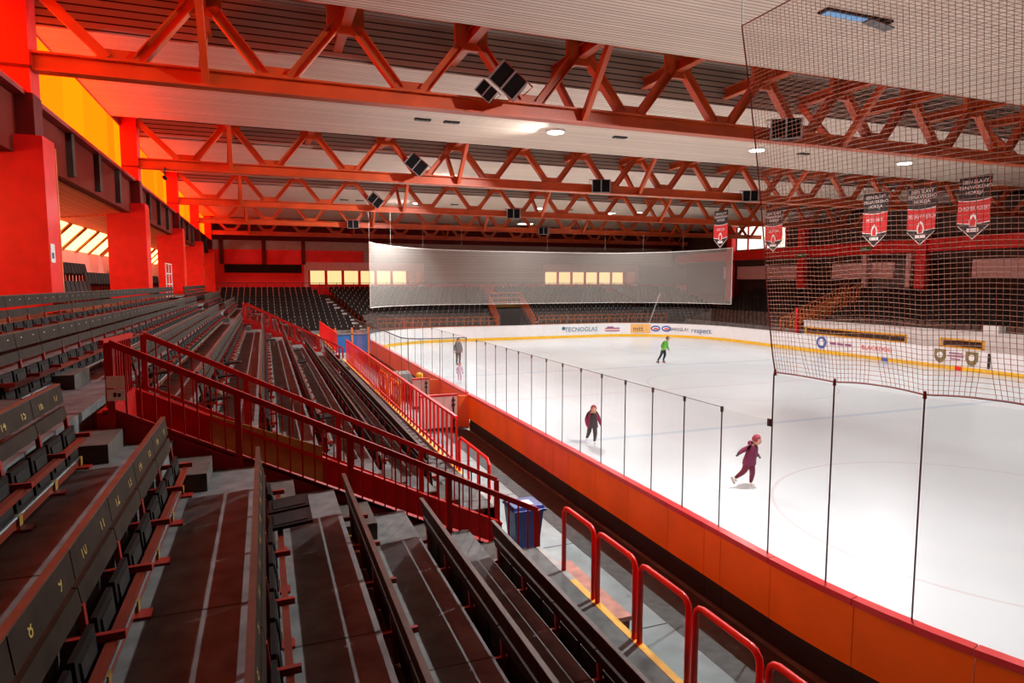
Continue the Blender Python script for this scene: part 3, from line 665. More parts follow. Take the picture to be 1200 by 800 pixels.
for k in range(-4, 4):
    bench_row(k, YC0, YC1-1, 'wooden bench row beyond the far stairwell, %s row from the walkway' % ordn[3-k], 'bench rows of the far stand section')

# ---------------------------------------------------------------- stairwells
def sloped_rail(name, label, y, xl, xr, zt_l, zt_r, zb_l, zb_r, group, skirt=None):
    """guard rail lying in the XZ plane: top rail, foot rail, posts, balusters"""
    t = thing(name, label, 'railing', (0, y, 0), group)
    top = lambda x: zt_l+(zt_r-zt_l)*(x-xl)/(xr-xl); bot = lambda x: zb_l+(zb_r-zb_l)*(x-xl)/(xr-xl)
    MB().beam((xl, 0, zt_l), (xr, 0, zt_r), .055, .07).build('top_rail', 'rail_red', t)
    MB().beam((xl, 0, bot(xl)+.12), (xr, 0, bot(xr)+.12), .045, .05).build('foot_rail', 'rail_red', t)
    npst = max(2, round((xr-xl)/1.2))
    px = [xl+(xr-xl)*i/npst for i in range(npst+1)]
    for x in px: MB().box(x-.035, x+.035, -.03, .03, bot(x)-.35, top(x)).build('post', 'rail_red', t)
    nb = int((xr-xl)/.14)
    for i in range(1, nb):
        x = xl+(xr-xl)*i/nb
        if min(abs(x-p) for p in px) > .06: MB().box(x-.009, x+.009, -.009, .009, bot(x)+.12, top(x)).build('baluster', 'rail_red', t)
    return t
def well(i, ya, yb, xl, nm):
    zf = lambda x: rowz(0)-(x-X0R)*DZR/DXR+.02      # nosing line of the stand
    zl, zr = zf(xl)+.35, zf(XF)+.10
    sloped_rail('stair_railing', 'dark red stairwell guard rail, near side of the %s stairwell' % nm, ya, xl+.03, XF-.05, zl+.86, zr+.86, zl, zr-.02, 'stairwell railings')
    sloped_rail('stair_railing', 'dark red stairwell guard rail, far side of the %s stairwell' % nm, yb, xl+.1, XF-.05, zl+.82, zr+.80, zl, zr-.02, 'stairwell railings')
    t = thing('stair_railing', 'upright red rail closing the upper end of the %s stairwell' % nm, 'railing', (xl-.04, 0, 0), 'stairwell railings')
    MB().beam((0, ya, zl+.86), (0, yb, zl+.82), .05, .06).build('top_rail', 'rail_red', t); MB().beam((0, ya, zl+.1), (0, yb, zl+.1), .05, .05).build('foot_rail', 'rail_red', t)
    for q in range(1, 12): y = ya+(yb-ya)*q/12; MB().box(-.01, .01, y-.01, y+.01, zl+.1, zl+.83).build('baluster', 'rail_red', t)
    w = sroot('wall_stairwell_%d' % (i+1))
    for y, s in ((ya, 1), (yb, -1)):
        y0, y1 = sorted((y-s*.005, y+s*.12))
        MB().hexa([(xl,y0,0),(XF,y0,0),(XF,y1,0),(xl,y1,0)], [(xl,y0,zl+.06),(XF,y0,zr+.06),(XF,y1,zr+.06),(xl,y1,zl+.06)]).build('well_wall', 'rail_red', w)
        MB().beam((xl, (y0+y1)/2, zl+.09), (XF, (y0+y1)/2, zr+.09), .16, .05).build('stringer_cap', 'rail_red', w)
    MB().box(xl-.12, xl, ya, yb, 0, zl+.1).build('well_wall', 'rail_red', w)
    if i == 0:
        MB().hexa([(-.75,yb-.135,2.3),(.72,yb-.135,1.8),(.72,yb-.121,1.8),(-.75,yb-.121,2.3)], [(-.75,yb-.135,3.0),(.72,yb-.135,2.42),(.72,yb-.121,2.42),(-.75,yb-.121,3.0)]).build('lit_wall_patch', 'ochre', w)  # thin ochre sheet paints the orange light falling on this well wall
    # stairs inside the well, leading from the walkway under the stand
    for q in range(5): MB().box(1.4-.3*q, 3.3, ya+.13, yb-.13, .0+.0*q, .03).build('well_floor', 'walkway', w) if q == 0 else None
    return w
well(0, YV0, YV1, -1.62, 'near'); well(1, YW0, YW1, -.9, 'far')
pn = thing('paper_notice', 'white printed paper notice on the red rail at the near stairwell, lower of two', 'notice', (-1.62, YV0-.05, 3.52))
MB().box(0, .17, -.006, 0, 0, .125).build('sheet', 'paper', pn); MB().box(.06, .09, -.008, -.006, .04, .09).box(.10, .13, -.008, -.006, .04, .08).build('notice_print', 'hair_dark', pn)
pn = thing('paper_notice', 'blank white notice just above the printed one on the near stairwell rail', 'notice', (-1.62, YV0-.05, 3.66))
MB().box(0, .17, -.006, 0, 0, .13).build('sheet', 'paper', pn)

# ---------------------------------------------------------------- front barriers
zb = rowz(3)
for i, y in enumerate((8.17, 7.27, 6.37, 5.47, 4.57, 3.67, 2.77, 1.87)):
    if i == 0: continue
    ln = .80; yy0, yy1 = y-ln, y
    t = thing('glass_barrier', 'red tube frame with glass on the stand edge, %s from the stairwell' % ['', 'first', 'second', 'third', 'fourth', 'fifth', 'sixth', 'seventh'][i], 'barrier', (XF-.03, 0, zb), 'glass barriers of the front row')
    mb = MB(); r = .10; H_ = .84
    pts = [(0, yy0, -.15), (0, yy0, H_-r)]+[(0, yy0+r-r*math.cos(a), H_-r+r*math.sin(a)) for a in (PI/6, PI/3, PI/2)]+[(0, yy1-r+r*math.sin(a), H_-r+r*math.cos(a)) for a in (0, PI/6, PI/3, PI/2)]+[(0, yy1, -.15)]
    mb.tube(pts, .030, 8).build('tube_frame', 'bright_red', t, smooth=True)
    MB().box(-.006, .006, yy0+.03, yy1-.03, .0, H_-.04).build('glass_pane', 'glass_barrier', t)
    MB().box(-.03, .03, yy0-.01, yy1+.01, -.12, -.06).build('fixing_rail', 'bright_red', t)
def picket_fence(label, ya, yb, x=XF-.04, z=zb, h=1.05, sp=.36, m='bright_red'):
    t = thing('picket_fence', label, 'fence', (x, 0, z), 'front fences of the left stand')
    MB().box(-.03, .03, ya, yb, h-.05, h).build('top_rail', m, t); MB().box(-.02, .02, ya, yb, .10, .15).build('foot_rail', m, t)
    n = int((yb-ya)/sp); pk = MB().box(-.012, .012, -.05, .05, -.1, h-.05).mesh('picket', m)
    for i in range(n+1): inst('picket', pk, t, (0, ya+(yb-ya)*i/n, 0))
    return t
picket_fence('red picket fence on the stand edge between the two stairwells', 12.2, 30.6)
picket_fence('red picket fence on the stand edge beyond the far stairwell', 34.8, 46)
t = thing('low_rail', 'low red tube rail at the lower end of the near stairwell', 'railing', (XF-.04, 0, zb))
MB().tube([(0, 10.2, -.1), (0, 10.2, .60), (0, 10.3, .68), (0, 11.9, .68), (0, 12.0, .6), (0, 12.0, -.1)], .03, 6).build('tube_frame', 'bright_red', t)
for y in (10.8, 11.4): MB().box(-.02, .02, y-.02, y+.02, -.1, .66).build('post', 'bright_red', t)

# things on the walkway
t = thing('wheelie_bin', 'blue plastic wheelie bin on the walkway at the foot of the stairwell', 'bin', (4.25, 10.6, .03)); t.scale = (.82, .82, .76)
MB().hexa([(-.26,-.25,.06),(.26,-.25,.06),(.26,.25,.06),(-.26,.25,.06)], [(-.34,-.33,1.0),(.34,-.33,1.0),(.34,.33,1.0),(-.34,.33,1.0)]).build('bin_body', 'bin_blue', t)
lid = MB().hexa([(-.37,-.36,1.0),(.37,-.36,1.0),(.37,.38,1.0),(-.37,.38,1.0)], [(-.33,-.32,1.09),(.33,-.32,1.09),(.33,.34,1.07),(-.33,.34,1.07)]).box(-.36,.36,-.42,-.36,.98,1.03).build('lid', 'bin_blue', t)
MB().tube([(-.3,.40,.95),(.3,.40,.95)], .02, 6).build('handle', 'bin_blue', t)
for x in (-.27, .27): MB().tube([(x-.03,.22,.1),(x+.03,.22,.1)], .10, 12).build('wheel', 'rubber_black', t)
MB().box(-.15, .15, -.2, .1, 1.09, 1.10).build('lid_sticker', 'print_white', lid)
t = thing('step_box', 'pinkish wooden step box against the stand below the first glass barrier', 'step', (3.87, 7.9, .03))
MB().box(-.34, .42, -.95, .85, .44, .5).build('top_board', 'pink_block', t); MB().box(-.32, .40, -.93, .83, 0, .44).build('box_body', 'dark_red', t)

# ---------------------------------------------------------------- far end stand
FR = [(53.9+.85*j, .45+.235*j) for j in range(14)]
r = sroot('floor_stand_end')
VX = lambda y: (19.3+(y-54)*.2, 22.7+(y-54)*.2)       # skewed stair opening
for j, (y, z) in enumerate(FR):
    if y < 61.2:
        a, b = VX(y+.4); MB().box(-9, a, y, y+.85, z-.5, z).build('stand_step', 'brown_dark', r); MB().box(b, 47, y, y+.85, z-.5, z).build('stand_step', 'brown_dark', r)
    else: MB().box(-9, 47, y, y+.85 if j < 13 else FY, z-.5, z).build('stand_step', 'brown_dark', r)
MB().box(-9, 19.2, 53.7, 53.9, 0, .95).build('front_wall', 'concrete', r); MB().box(22.8, 47, 53.7, 53.9, 0, .95).build('front_wall', 'concrete', r)
def seat_row_mesh(n, pitch, tagm=True, along='X'):
    """n moulded seats side by side, facing -Y"""
    mb = MB()
    for i in range(n):
        x = i*pitch
        mb.hexa([(x+.03,.02,.36),(x+pitch-.03,.02,.36),(x+pitch-.03,.06,.36),(x+.03,.06,.36)], [(x+.05,.10,.84),(x+pitch-.05,.10,.84),(x+pitch-.05,.13,.84),(x+.05,.13,.84)], 0)
        mb.hexa([(x+.03,-.34,.38),(x+pitch-.03,-.34,.38),(x+pitch-.03,.02,.34),(x+.03,.02,.34)], [(x+.03,-.34,.42),(x+pitch-.03,-.34,.42),(x+pitch-.03,.02,.38),(x+.03,.02,.38)], 0)
        mb.box(x+pitch/2-.03, x+pitch/2+.03, -.02, .06, 0, .36, 2)
        if tagm: mb.box(x-.022, x+.022, .05, .085, .70, .86, 1)
    return mb
jn = ['front', 'second', 'third', 'fourth', 'fifth', 'sixth', 'seventh', 'eighth', 'ninth', 'tenth', 'eleventh', 'twelfth', 'thirteenth', 'top']
for j, (y, z) in enumerate(FR):
    ax = 8.0-2.7*j/13
    a, b = VX(y+.4) if y < 61.2 else (21.9, 22.1)
    for (x0, x1, sec) in ((-3.7, ax-.55, 'left of the white aisle steps'), (ax+.55, a-.25, 'between aisle steps and orange stairs'), (b+.75, 36.3, 'right of the orange stairs'), (37.2, 46.0, 'in the right corner')):
        n = int((x1-x0)/.5)
        if n < 2: continue
        m0 = 'far_seat_lit' if j < 4 and x0 > 6 else 'far_seat'
        o = seat_row_mesh(n, .5, True).build('seat_row', [m0, 'tag_dim', 'far_orange'], None, (x0, y+.45, z))
        tag(o, '%s row of dark seats in the far stand, %s' % (jn[j], sec), 'seats', 'seat rows of the far stand')
    for (sx, m) in ((ax, 'white_paint'), (b+.35, 'white_paint')):
        if j == 13 or (sx > 20 and y > 61): continue
        MB().box(sx-.30, sx+.30, y-.42, y-.02, z-.15, z-.03).build('aisle_step', m, r)
def fence_x(label, x0, x1, y, z, h, m, sp=.7):
    t = thing('front_fence', label, 'fence', (0, y, z), 'fences of the far stand')
    for zz in (h-.05, h*.55, .05): MB().box(x0, x1, -.02, .02, zz, zz+.05).build('rail', m, t)
    n = int((x1-x0)/sp)
    pk = MB().box(-.025, .025, -.025, .025, -.1, h).mesh('post', m)
    for i in range(n+1): inst('post', pk, t, (x0+(x1-x0)*i/n, 0, 0))
fence_x('orange fence before the far stand, left of the orange stairs', 8.6, 19.0, 53.78, .95, .85, 'far_orange')
fence_x('orange fence before the far stand, right of the orange stairs', 23.0, 36.5, 53.78, .95, .85, 'far_orange')
fence_x('dark rail along the top of the far stand', -8, 46, 66.3, 3.5, 1.25, 'brown_dark', 1.6)
t = thing('stair_railing', 'orange railing around the stair opening in the middle of the far stand', 'railing', (0, 0, 0))
for s in (0, 1):
    xa, xb = VX(54)[s], VX(61)[s]
    f = lambda u: Vector((xa+(xb-xa)*u, 54+7*u, .6+2.0*u))
    for h in (0.2, .45, .7, .95, 1.15): MB().beam(f(0)+Vector((0,0,h)), f(1)+Vector((0,0,h)), .07, .09).build('rail', 'far_orange', t)
    for i in range(9): p = f(i/8); MB().box(p.x-.04, p.x+.04, p.y-.04, p.y+.04, p.z-.3, p.z+1.15).build('post', 'far_orange', t)
xa, xb = VX(61)
for h in (.2, .65, 1.15): MB().box(xa, xb, 60.96, 61.04, 2.6+h-.05, 2.6+h+.05).build('rail', 'far_orange', t)
for i in range(1, 7): x = xa+(xb-xa)*i/7; MB().box(x-.03, x+.03, 60.97, 61.03, 2.4, 3.75).build('post', 'far_orange', t)
w = sroot('wall_stairwell_3')
MB().box(xa, xb, 61.05, 61.2, 0, 2.55).build('rear_wall', 'brown_dark', w); MB().box(xa-.1, xb+.1, 60.8, 61.2, 2.3, 2.6).build('lintel', 'ochre', w)
for s in (0, 1):
    x0_, x1_ = VX(54)[s], VX(61)[s]
    MB().hexa([(x0_-.06,54,0),(x0_+.06,54,0),(x1_+.06,61.05,0),(x1_-.06,61.05,0)], [(x0_-.06,54,.75),(x0_+.06,54,.75),(x1_+.06,61.05,2.6),(x1_-.06,61.05,2.6)]).build('well_wall', 'concrete' if s else 'far_orange', w)
t = tag(MB().tube([(34.9, 52.6, 3.75), (33.4, 52.6, 0.0)], .05, 6).build('white_pole', 'white_paint'), 'white leaning pole standing behind the far boards', 'pole')

# ---------------------------------------------------------------- right side
r = sroot('floor_stand_right')
RRW = [(37.9+.85*j, .75+.34*j) for j in range(9)]
for j, (x, z) in enumerate(RRW): MB().box(x, x+.85 if j < 8 else 50, 8, 52.5, z-.6, z).build('stand_step', 'brown_dark', r)
MB().box(37.7, 37.9, 8, 52.5, 0, 1.3).build('front_wall', 'concrete', r)
for j, (x, z) in enumerate(RRW):
    for (ya, yb, sec) in ((12, 37.5, 'near part behind the net'), (40.2, 52, 'far part beyond the red stair rail')):
        if j == 0 and ya < 20: continue
        n = int((yb-ya)/.5); mb = seat_row_mesh(n, .5, False)
        o = mb.build('seat_row', ['far_seat_lit' if j < 3 else 'far_seat', 'tag_white', 'dark_red'], None, (x+.45, yb, z)); o.rotation_euler = (0, 0, -PI/2)
        tag(o, '%s row of dark seats in the right stand, %s' % (jn[j] if j < 8 else 'top', sec), 'seats', 'seat rows of the right stand')
# rolled covers over the lowest rows
for i, (ya, yb) in enumerate(((16, 22.5), (23, 29.5), (30, 36.4))):
    mb = MB(); N_ = 14
    pts = [(38.12+.10*math.sin(q*2.1), ya+(yb-ya)*q/N_, 1.25+.10*math.sin(q*1.3+i)) for q in range(N_+1)]
    mb.tube(pts, [.38+.07*math.sin(q*1.7+i) for q in range(N_+1)], 9)
    tag(mb.build('rolled_cover', 'duct_grey', smooth=True), 'grey rolled cover lying on the right stand front rows, %s of three' % ['nearest', 'middle', 'farthest'][i], 'cover', 'rolled covers')
# team bench shelter
t = thing('team_bench_wall', 'white team bench wall with yellow framed openings behind the right boards', 'bench wall', (36.6, 0, 0))
def bw(name, ya, yb, z0, z1, m, x=0., tt=.1): return MB().box(x, x+tt, ya, yb, z0, z1).build(name, m, t)
bw('wall_panel', 14, 36.6, 0, 1.15, 'white_paint'); bw('wall_panel', 14, 36.6, 1.55, 2.0, 'white_paint')
bw('pillar', 14, 22.8, 1.15, 1.55, 'white_paint'); bw('pillar', 26.2, 28.6, 1.15, 1.55, 'white_paint')
bw('opening', 28.6, 36.4, 1.15, 1.55, 'brown_dark', .05, .06); bw('opening', 24.0, 26.2, 1.15, 1.55, 'brown_dark', .05, .06); bw('pillar', 22.8, 24.0, 1.15, 1.55, 'white_paint')
for ya, yb in ((28.5, 36.4), (23.9, 26.3)):
    bw('frame_rail', ya, yb, 1.52, 1.62, 'yellow_line', -.03, .06); bw('frame_rail', ya, yb, 1.08, 1.18, 'yellow_line', -.03, .06)
    for y in (ya, yb): bw('frame_post', y-.06, y+.06, 1.1, 1.62, 'yellow_line', -.03, .06)
for q in range(6): bw('opening_post', 29.6+q*1.15, 29.68+q*1.15, 1.15, 1.55, 'ochre', .02, .04)
bw('roof_slab', 14, 36.7, 2.0, 2.06, 'white_paint', -.05, .7)
tag(MB().box(36.62, 37.2, 23.2, 24.0, 2.06, 2.45).build('white_box', 'white_paint'), 'small white box on top of the team bench wall', 'box')
# red stair rail of the right stand
t = thing('stair_railing', 'orange red stair railing climbing the right stand', 'railing', (0, 38.9, 0))
for dy in (0, 1.1):
    MB().beam((37.6, dy, 1.95), (44.5, dy, 4.7), .06, .09).build('top_rail', 'far_orange', t); MB().beam((37.6, dy, 1.0), (44.5, dy, 3.75), .06, .08).build('foot_rail', 'far_orange', t)
    for i in range(22): x = 37.6+i*.328; z = 1.0+(x-37.6)*.3986; MB().box(x-.03, x+.03, dy-.03, dy+.03, z-.3, z+.95).build('baluster', 'far_orange', t)
tag(MB().box(37.32, 37.52, 38.0, 38.2, 0, 2.9).build('red_post', 'bright_red'), 'red upright post at the foot of the right stair railing', 'post')
# right gallery: columns, beam, parapet bands, doors
for i, y in enumerate((11.2, 22.9, 34.8, 46.4, 56.2)):
    t = sroot('wall_right_column', (46, y, 0))
    MB().box(-.35, .15, -.4, .4, 0, 10.5).build('shaft', 'bright_red', t); MB().box(.15, .9, -.35, .35, 0, 10.5).build('fin', 'dark_red', t)
t = sroot('wall_right_gallery', (0, 0, 0))
MB().box(45.9, 46.3, 8, 66, 7.05, 8.0).build('beam', 'bright_red', t)
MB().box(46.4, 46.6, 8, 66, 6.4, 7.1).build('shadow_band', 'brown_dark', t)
for ya, yb in ((8, 31.5), (37.6, 43.6), (47.2, 58)): MB().box(46.5, 46.8, ya, yb, 5.1, 6.4).build('parapet', 'pink_wall', t)
MB().box(47.6, 47.8, 8, 66, 3.5, 8.2).build('rear_wall', 'brown_dark', t)
MB().box(46.5, 47.5, 8, 66, 8.0, 10.5).build('upper_wall', 'brown_dark', t)
for y in (36.0, 39.9): MB().box(46.0, 46.3, y-.2, y+.2, 4.4, 7.0).build('door_post', 'pink_wall', t)
door = MB().box(46.6, 46.7, 36.3, 39.6, 3.9, 6.4).build('door_leaf', 'duct_grey', t)
for i, (y, z) in enumerate(((39.7, 7.3), (46.3, 7.05))):
    s = thing('exit_sign', ['green exit sign above the gallery door at right', 'green exit sign at the far right column'][i], 'sign', ((45.9, 45.65)[i], y, z), 'exit signs')
    MB().box(-.04, 0, -.55, .55, 0, .35).build('sign_box', 'exit_green', s)
    MB().prism([(-.046,.35,.14),(-.046,.05,.14),(-.046,.05,.08),(-.046,-.12,.175),(-.046,.05,.27),(-.046,.05,.21),(-.046,.35,.21)], (-.004,0,0)).build('sign_arrow', 'print_white', s)
w = sroot('window_right')
for i in range(3): MB().box(46.42, 46.46, 49+i*2.6+.1, 49+(i+1)*2.6-.1, 8.15, 10.4).build('pane', 'white_window', w)
for i in range(4): MB().box(46.35, 46.5, 49+i*2.6-.1, 49+i*2.6+.1, 8.0, 10.5).build('mullion', 'bright_red', w)

# ---------------------------------------------------------------- safety nets
def net_mesh(nu, nv, P, su, sv, rad, rope):
    mb = MB()
    for i in range(nu+1):
        mb.tube([P(i/nu, q/sv) for q in range(sv+1)], rope if i in (0, nu) else rad, 3, 1 if i in (0, nu) else 0, False)
    for j in range(nv+1):
        mb.tube([P(q/su, j/nv) for q in range(su+1)], rope if j in (0, nv) else rad, 3, 1 if j in (0, nv) else 0, False)
    return mb
def near_path(s):       # distance from (6.15, 6.6) along the boards, negative = along the straight
    if s <= .1: return Vector((RX0-OFF, 6.6-s, 0))
    a = PI+(s-.1)/RR; return Vector((RX0+RR+(RR+OFF)*math.cos(a), RY0+RR+(RR+OFF)*math.sin(a), 0))
POSTS = [0., .90, 1.90, 2.98, 4.1, 5.38, 6.9]
def netP(u, v):
    s0 = u*6.9; sb = s0
    # gathering toward the posts near the foot rope
    k = max(0., 1-v/.16)
    near = min(POSTS, key=lambda q: abs(q-s0)); sb = s0+(near-s0)*.12*k*k
    st_ = -.85*(1-u)**3
    top = near_path(sb+st_) if sb+st_ > .1 else near_path(min(sb+st_, .1))
    bot = near_path(sb)
    gap = [q for q in range(len(POSTS)-1) if POSTS[q] <= s0 <= POSTS[q+1]][0]
    w_ = (s0-POSTS[gap])/(POSTS[gap+1]-POSTS[gap]); sag = .035*math.sin(PI*w_)
    zb_ = 3.64+sag*(1 if gap else .3); zt_ = 8.25
    e = v**.8 if u < .08 else v
    p = bot.lerp(top, e); p.z = zb_+(zt_-zb_)*v
    p += Vector((-.05, -.03, 0))*math.sin(v*PI)*math.sin(u*9)
    if u < .06: p += Vector((0, -.10, 0))*math.sin(v*PI)*(1-u/.06)
    return p
t = thing('safety_net', 'dark red cord safety net hanging above the near corner glass', 'net', (0, 0, 0))
nb_ = net_mesh(132, 90, netP, 66, 24, .0030, .011)
tag(nb_.build('net_mesh', ['net_cord', 'net_rope'], t), kind='stuff')
for s_ in (-.85, 1.4, 3.5, 5.6):
    p = near_path(s_) if s_ > 0 else Vector((RX0-OFF, 7.45, 0))
    MB().tube([(p.x, p.y, 8.25), (p.x, p.y, 10.5)], .007, 4).build('hanger_cord', 'rubber_black', t)
for q in POSTS: p = near_path(q); MB().tube([(p.x, p.y, 3.60), (p.x, p.y, 3.68)], [.022, .014], 6).build('knot', 'net_rope', t)
# fine white net behind the far goal
t = thing('far_safety_net', 'fine white safety net hanging behind the far end boards', 'net', (0, 0, 0))
path = off(run_pts('L', 45.5-3, 42.6, 1), .1)[:1]+off(run_pts('FL', PI-.45, PI/2, 14), .1)+off(run_pts('F', 14.9, 26.9, 8), .1)+off(run_pts('FR', PI/2, .06, 18), .1)
path = path[1:]
mb = MB(); n_ = len(path)
for i in range(n_-1):
    (p, _), (q, _) = path[i], path[i+1]
    z0a, z0b = 3.02, 3.02; s1, s2 = .25*math.sin(PI*i/(n_-1)), .25*math.sin(PI*(i+1)/(n_-1))
    mb.add([(p[0], p[1], z0a), (q[0], q[1], z0b), (q[0], q[1], 7.55-s2), (p[0], p[1], 7.55-s1)], [(0, 1, 2, 3)])
mb.build('net_sheet', 'veil', t)
MB().tube([(p[0], p[1], 7.55-.25*math.sin(PI*i/(n_-1))) for i, (p, _) in enumerate(path)], .03, 5).build('top_rope', 'tag_white', t)
MB().tube([(p[0], p[1], 3.02) for p, _ in path], .02, 5).build('foot_rope', 'tag_white', t)
for i in (0, n_-1): p = path[i][0]; MB().tube([(p[0], p[1], 3.02), (p[0], p[1], 7.55)], .03, 5).build('edge_rope', 'tag_white', t)
for i in range(0, n_, 5): p = path[i][0]; MB().tube([(p[0], p[1], 7.4), (p[0], p[1], 10.5)], .006, 4).build('hanger_cord', 'tag_dim', t)

# ---------------------------------------------------------------- hanging banners
def banner(label, y, w_, zt_, h, name, x=25.0):
    t = thing('hall_of_fame_banner', label, 'banner', (x, y, zt_), 'hanging club banners')
    a = w_/2
    cloth = None
    def part(nm, poly, m, o): return MB().prism([(o, q[0], q[1]) for q in poly], (-.006, 0, 0)).build(nm, m, cloth or t)
    curve = lambda z, s=.06: [(a-2*a*i/8, z-s*math.sin(PI*i/8)) for i in range(9)]
    z1, z2, z3 = -.36*h, -.72*h, -h
    cloth = part('banner_cloth', [(a, 0), (-a, 0), (-a, z2-.05*h), (0, z3), (a, z2-.05*h)], 'banner_black', 0)
    part('red_field', curve(z1)+list(reversed(curve(z2))), 'banner_red', -.008)
    for z in (z1, z2):
        c = curve(z); part('white_border', c+[(p[0], p[1]-.035) for p in reversed(c)], 'print_white', -.012)
    part('border_edge', [(a, z2-.05*h), (a-.03, z2-.05*h), (0, z3+.04), (-a+.03, z2-.05*h), (-a, z2-.05*h), (0, z3)], 'tag_white', -.010)
    for k, (s, sz) in enumerate((('SIEN SLAVY', .19), ('TRNAVSKEHO', .19), ('HOKEJA', .19))):
        o = inst('banner_print', text_mesh(s, 'print_white', sz*w_/1.2, .002), cloth, (-.014, 0, -.09*h-.085*h*k)); o.rotation_euler = (PI/2, 0, -PI/2)
    o = inst('banner_print', text_mesh(name, 'print_white', .17*w_/1.2, .002), cloth, (-.018, 0, -.51*h)); o.rotation_euler = (PI/2, 0, -PI/2); o.scale = (.78, 1.35, 1)
    part('emblem', [(.13, -.80*h), (-.13, -.80*h), (-.16, -.70*h), (-.09, -.62*h), (0, -.585*h), (.09, -.62*h), (.16, -.70*h)], 'print_white', -.020)
    part('emblem', [(.08, -.79*h), (-.08, -.79*h), (-.10, -.70*h), (0, -.63*h), (.10, -.70*h)], 'banner_red', -.027)
    part('emblem_band', [(.22, -.82*h), (-.22, -.82*h), (-.22, -.88*h), (.22, -.88*h)], 'print_white', -.020)
    for s in (-1, 1): MB().tube([(0, s*a*.9, 0), (0, s*a*.9, (11.7 if (y < 17.9 or 26.4 < y < 29.9) else 10.5)-zt_)], .006, 4).build('hanging_cord', 'rubber_black', t)
for lab, y, zt_, nm in (('black and red pointed banner, rightmost and nearest of the five', 17.0, 8.75, 'CHROMEK ROBERT'), ('black and red pointed banner, second from the right of the five', 19.1, 8.65, 'ORSZAGH VOJTECH'), ('black and red pointed banner, middle one of the five', 21.25, 8.68, 'MEZEI KAROL'), ('black and red pointed banner at the left edge of the near net', 27.3, 8.55, 'LACKO JAN'), ('black and red pointed banner, leftmost of the five', 31.55, 8.95, 'LUKAC JAN')):
    banner(lab, y, 1.22, zt_, 2.35 if y < 25 else 2.15, nm)

# ---------------------------------------------------------------- loudspeakers, vents, hatch, small roof equipment
def speaker(label, x, y, z, yaw, tilt, s=1.):
    t = thing('loudspeaker', label, 'loudspeaker', (x, y, z), 'loudspeakers on the trusses', (0, tilt, yaw)); t.scale = (s, s, s)
    cab = MB().hexa([(-.38,-.25,-.26),(.38,-.25,-.26),(.26,.28,-.22),(-.26,.28,-.22)], [(-.38,-.25,.26),(.38,-.25,.26),(.26,.28,.22),(-.26,.28,.22)]).build('cabinet', 'speaker_black', t)
    MB().box(-.36, .36, -.27, -.25, -.24, .24).build('grille', 'grille', cab)
    for a in ((-.40, -.36, -.28, .28), (.36, .40, -.28, .28), (-.02, .02, -.28, .28)): MB().box(a[0], a[1], -.30, -.26, a[2], a[3]).build('frame_bar', 'steel_grey', cab)
    MB().box(-.40, .40, -.30, -.26, -.28, -.25).build('frame_bar', 'steel_grey', cab)
    MB().tube([(-.42,0,0),(-.46,0,.3),(.46,0,.3),(.42,0,0)], .02, 5).build('bracket', 'red_steel', t)
speaker('large black loudspeaker tilted on the nearest truss', 5.85, 15.55, 9.68, -.5, .75, 1.05)
speaker('smaller black loudspeaker below the large one on the nearest truss', 5.28, 15.6, 9.42, -.5, .75, .62)
speaker('black loudspeaker on the nearest truss behind the net edge', 14.6, 15.65, 9.28, -.6, 0, 1.1)
speaker('black loudspeaker tilted on the second truss', 6.2, 27.6, 9.68, -.3, .7, 1.1)
speaker('black loudspeaker hanging level on the second truss', 14.9, 27.6, 9.25, -.3, 0, 1.1)
speaker('black loudspeaker tilted on the third truss', 6.4, 39.6, 9.6, -.3, .7, 1.1)
speaker('black loudspeaker hanging level on the third truss', 15.1, 39.6, 9.15, -.2, 0, 1.1)
speaker('black loudspeaker on the second truss behind the banners', 23.6, 27.6, 9.2, -.5, 0, 1.)
speaker('black loudspeaker on the fourth truss', 6.6, 51.7, 9.2, -.2, 0, 1.1)
speaker('black loudspeaker on the fourth truss at right', 22.5, 51.7, 9.15, -.3, 0, 1.1)
vi = 0
for y, nm in ((23.05, 'second ceiling field'), (35.0, 'third ceiling field'), (46.9, 'fourth ceiling field')):
    for x, n2 in ((5.4, 'leftmost slot'), (6.45, 'second slot'), (13.3, 'slot near the first lamp'), (22.6, 'slot right of the middle lamp')):
        t = thing('ceiling_vent', 'dark slot vent in the %s, %s' % (nm, n2), 'vent', (x, y, 10.47), 'ceiling slot vents')
        MB().box(-.28, .28, -.11, .11, -.02, .03).build('frame', 'rubber_black', t)
        for q in range(3): MB().box(-.25+q*.18, -.13+q*.18, -.09, .09, -.035, -.02).build('louvre', 'duct_grey', t)
t = thing('roof_hatch', 'open roof hatch with a blue pane in the near ceiling field', 'hatch', (12.1, 11.0, 10.48))
MB().box(-.95, .95, -.13, .13, -.03, .02).build('frame', 'rubber_black', t); MB().box(-.88, .25, -.09, .09, -.045, -.03).build('pane', 'hatch_blue', t)
MB().hexa([(.3,-.12,-.05),(1.0,-.12,-.14),(1.0,.12,-.14),(.3,.12,-.05)], [(.3,-.12,-.02),(1.0,-.12,-.11),(1.0,.12,-.11),(.3,.12,-.02)]).build('flap', 'duct_grey', t)
t = thing('surveillance_camera', 'small dark camera on a bracket at the second truss by the column', 'camera', (-3.3, 27.6, 9.0))
MB().box(-.02, .02, .0, .5, 0, .05).box(-.02, .02, -.02, .02, -.35, .05).build('bracket', 'rubber_black', t); MB().tube([(0,-.25,-.35),(0,.15,-.35)], .07, 8).build('body', 'speaker_black', t); MB().tube([(0,-.28,-.35),(0,-.25,-.35)], .05, 8).build('lens', 'grille', t)
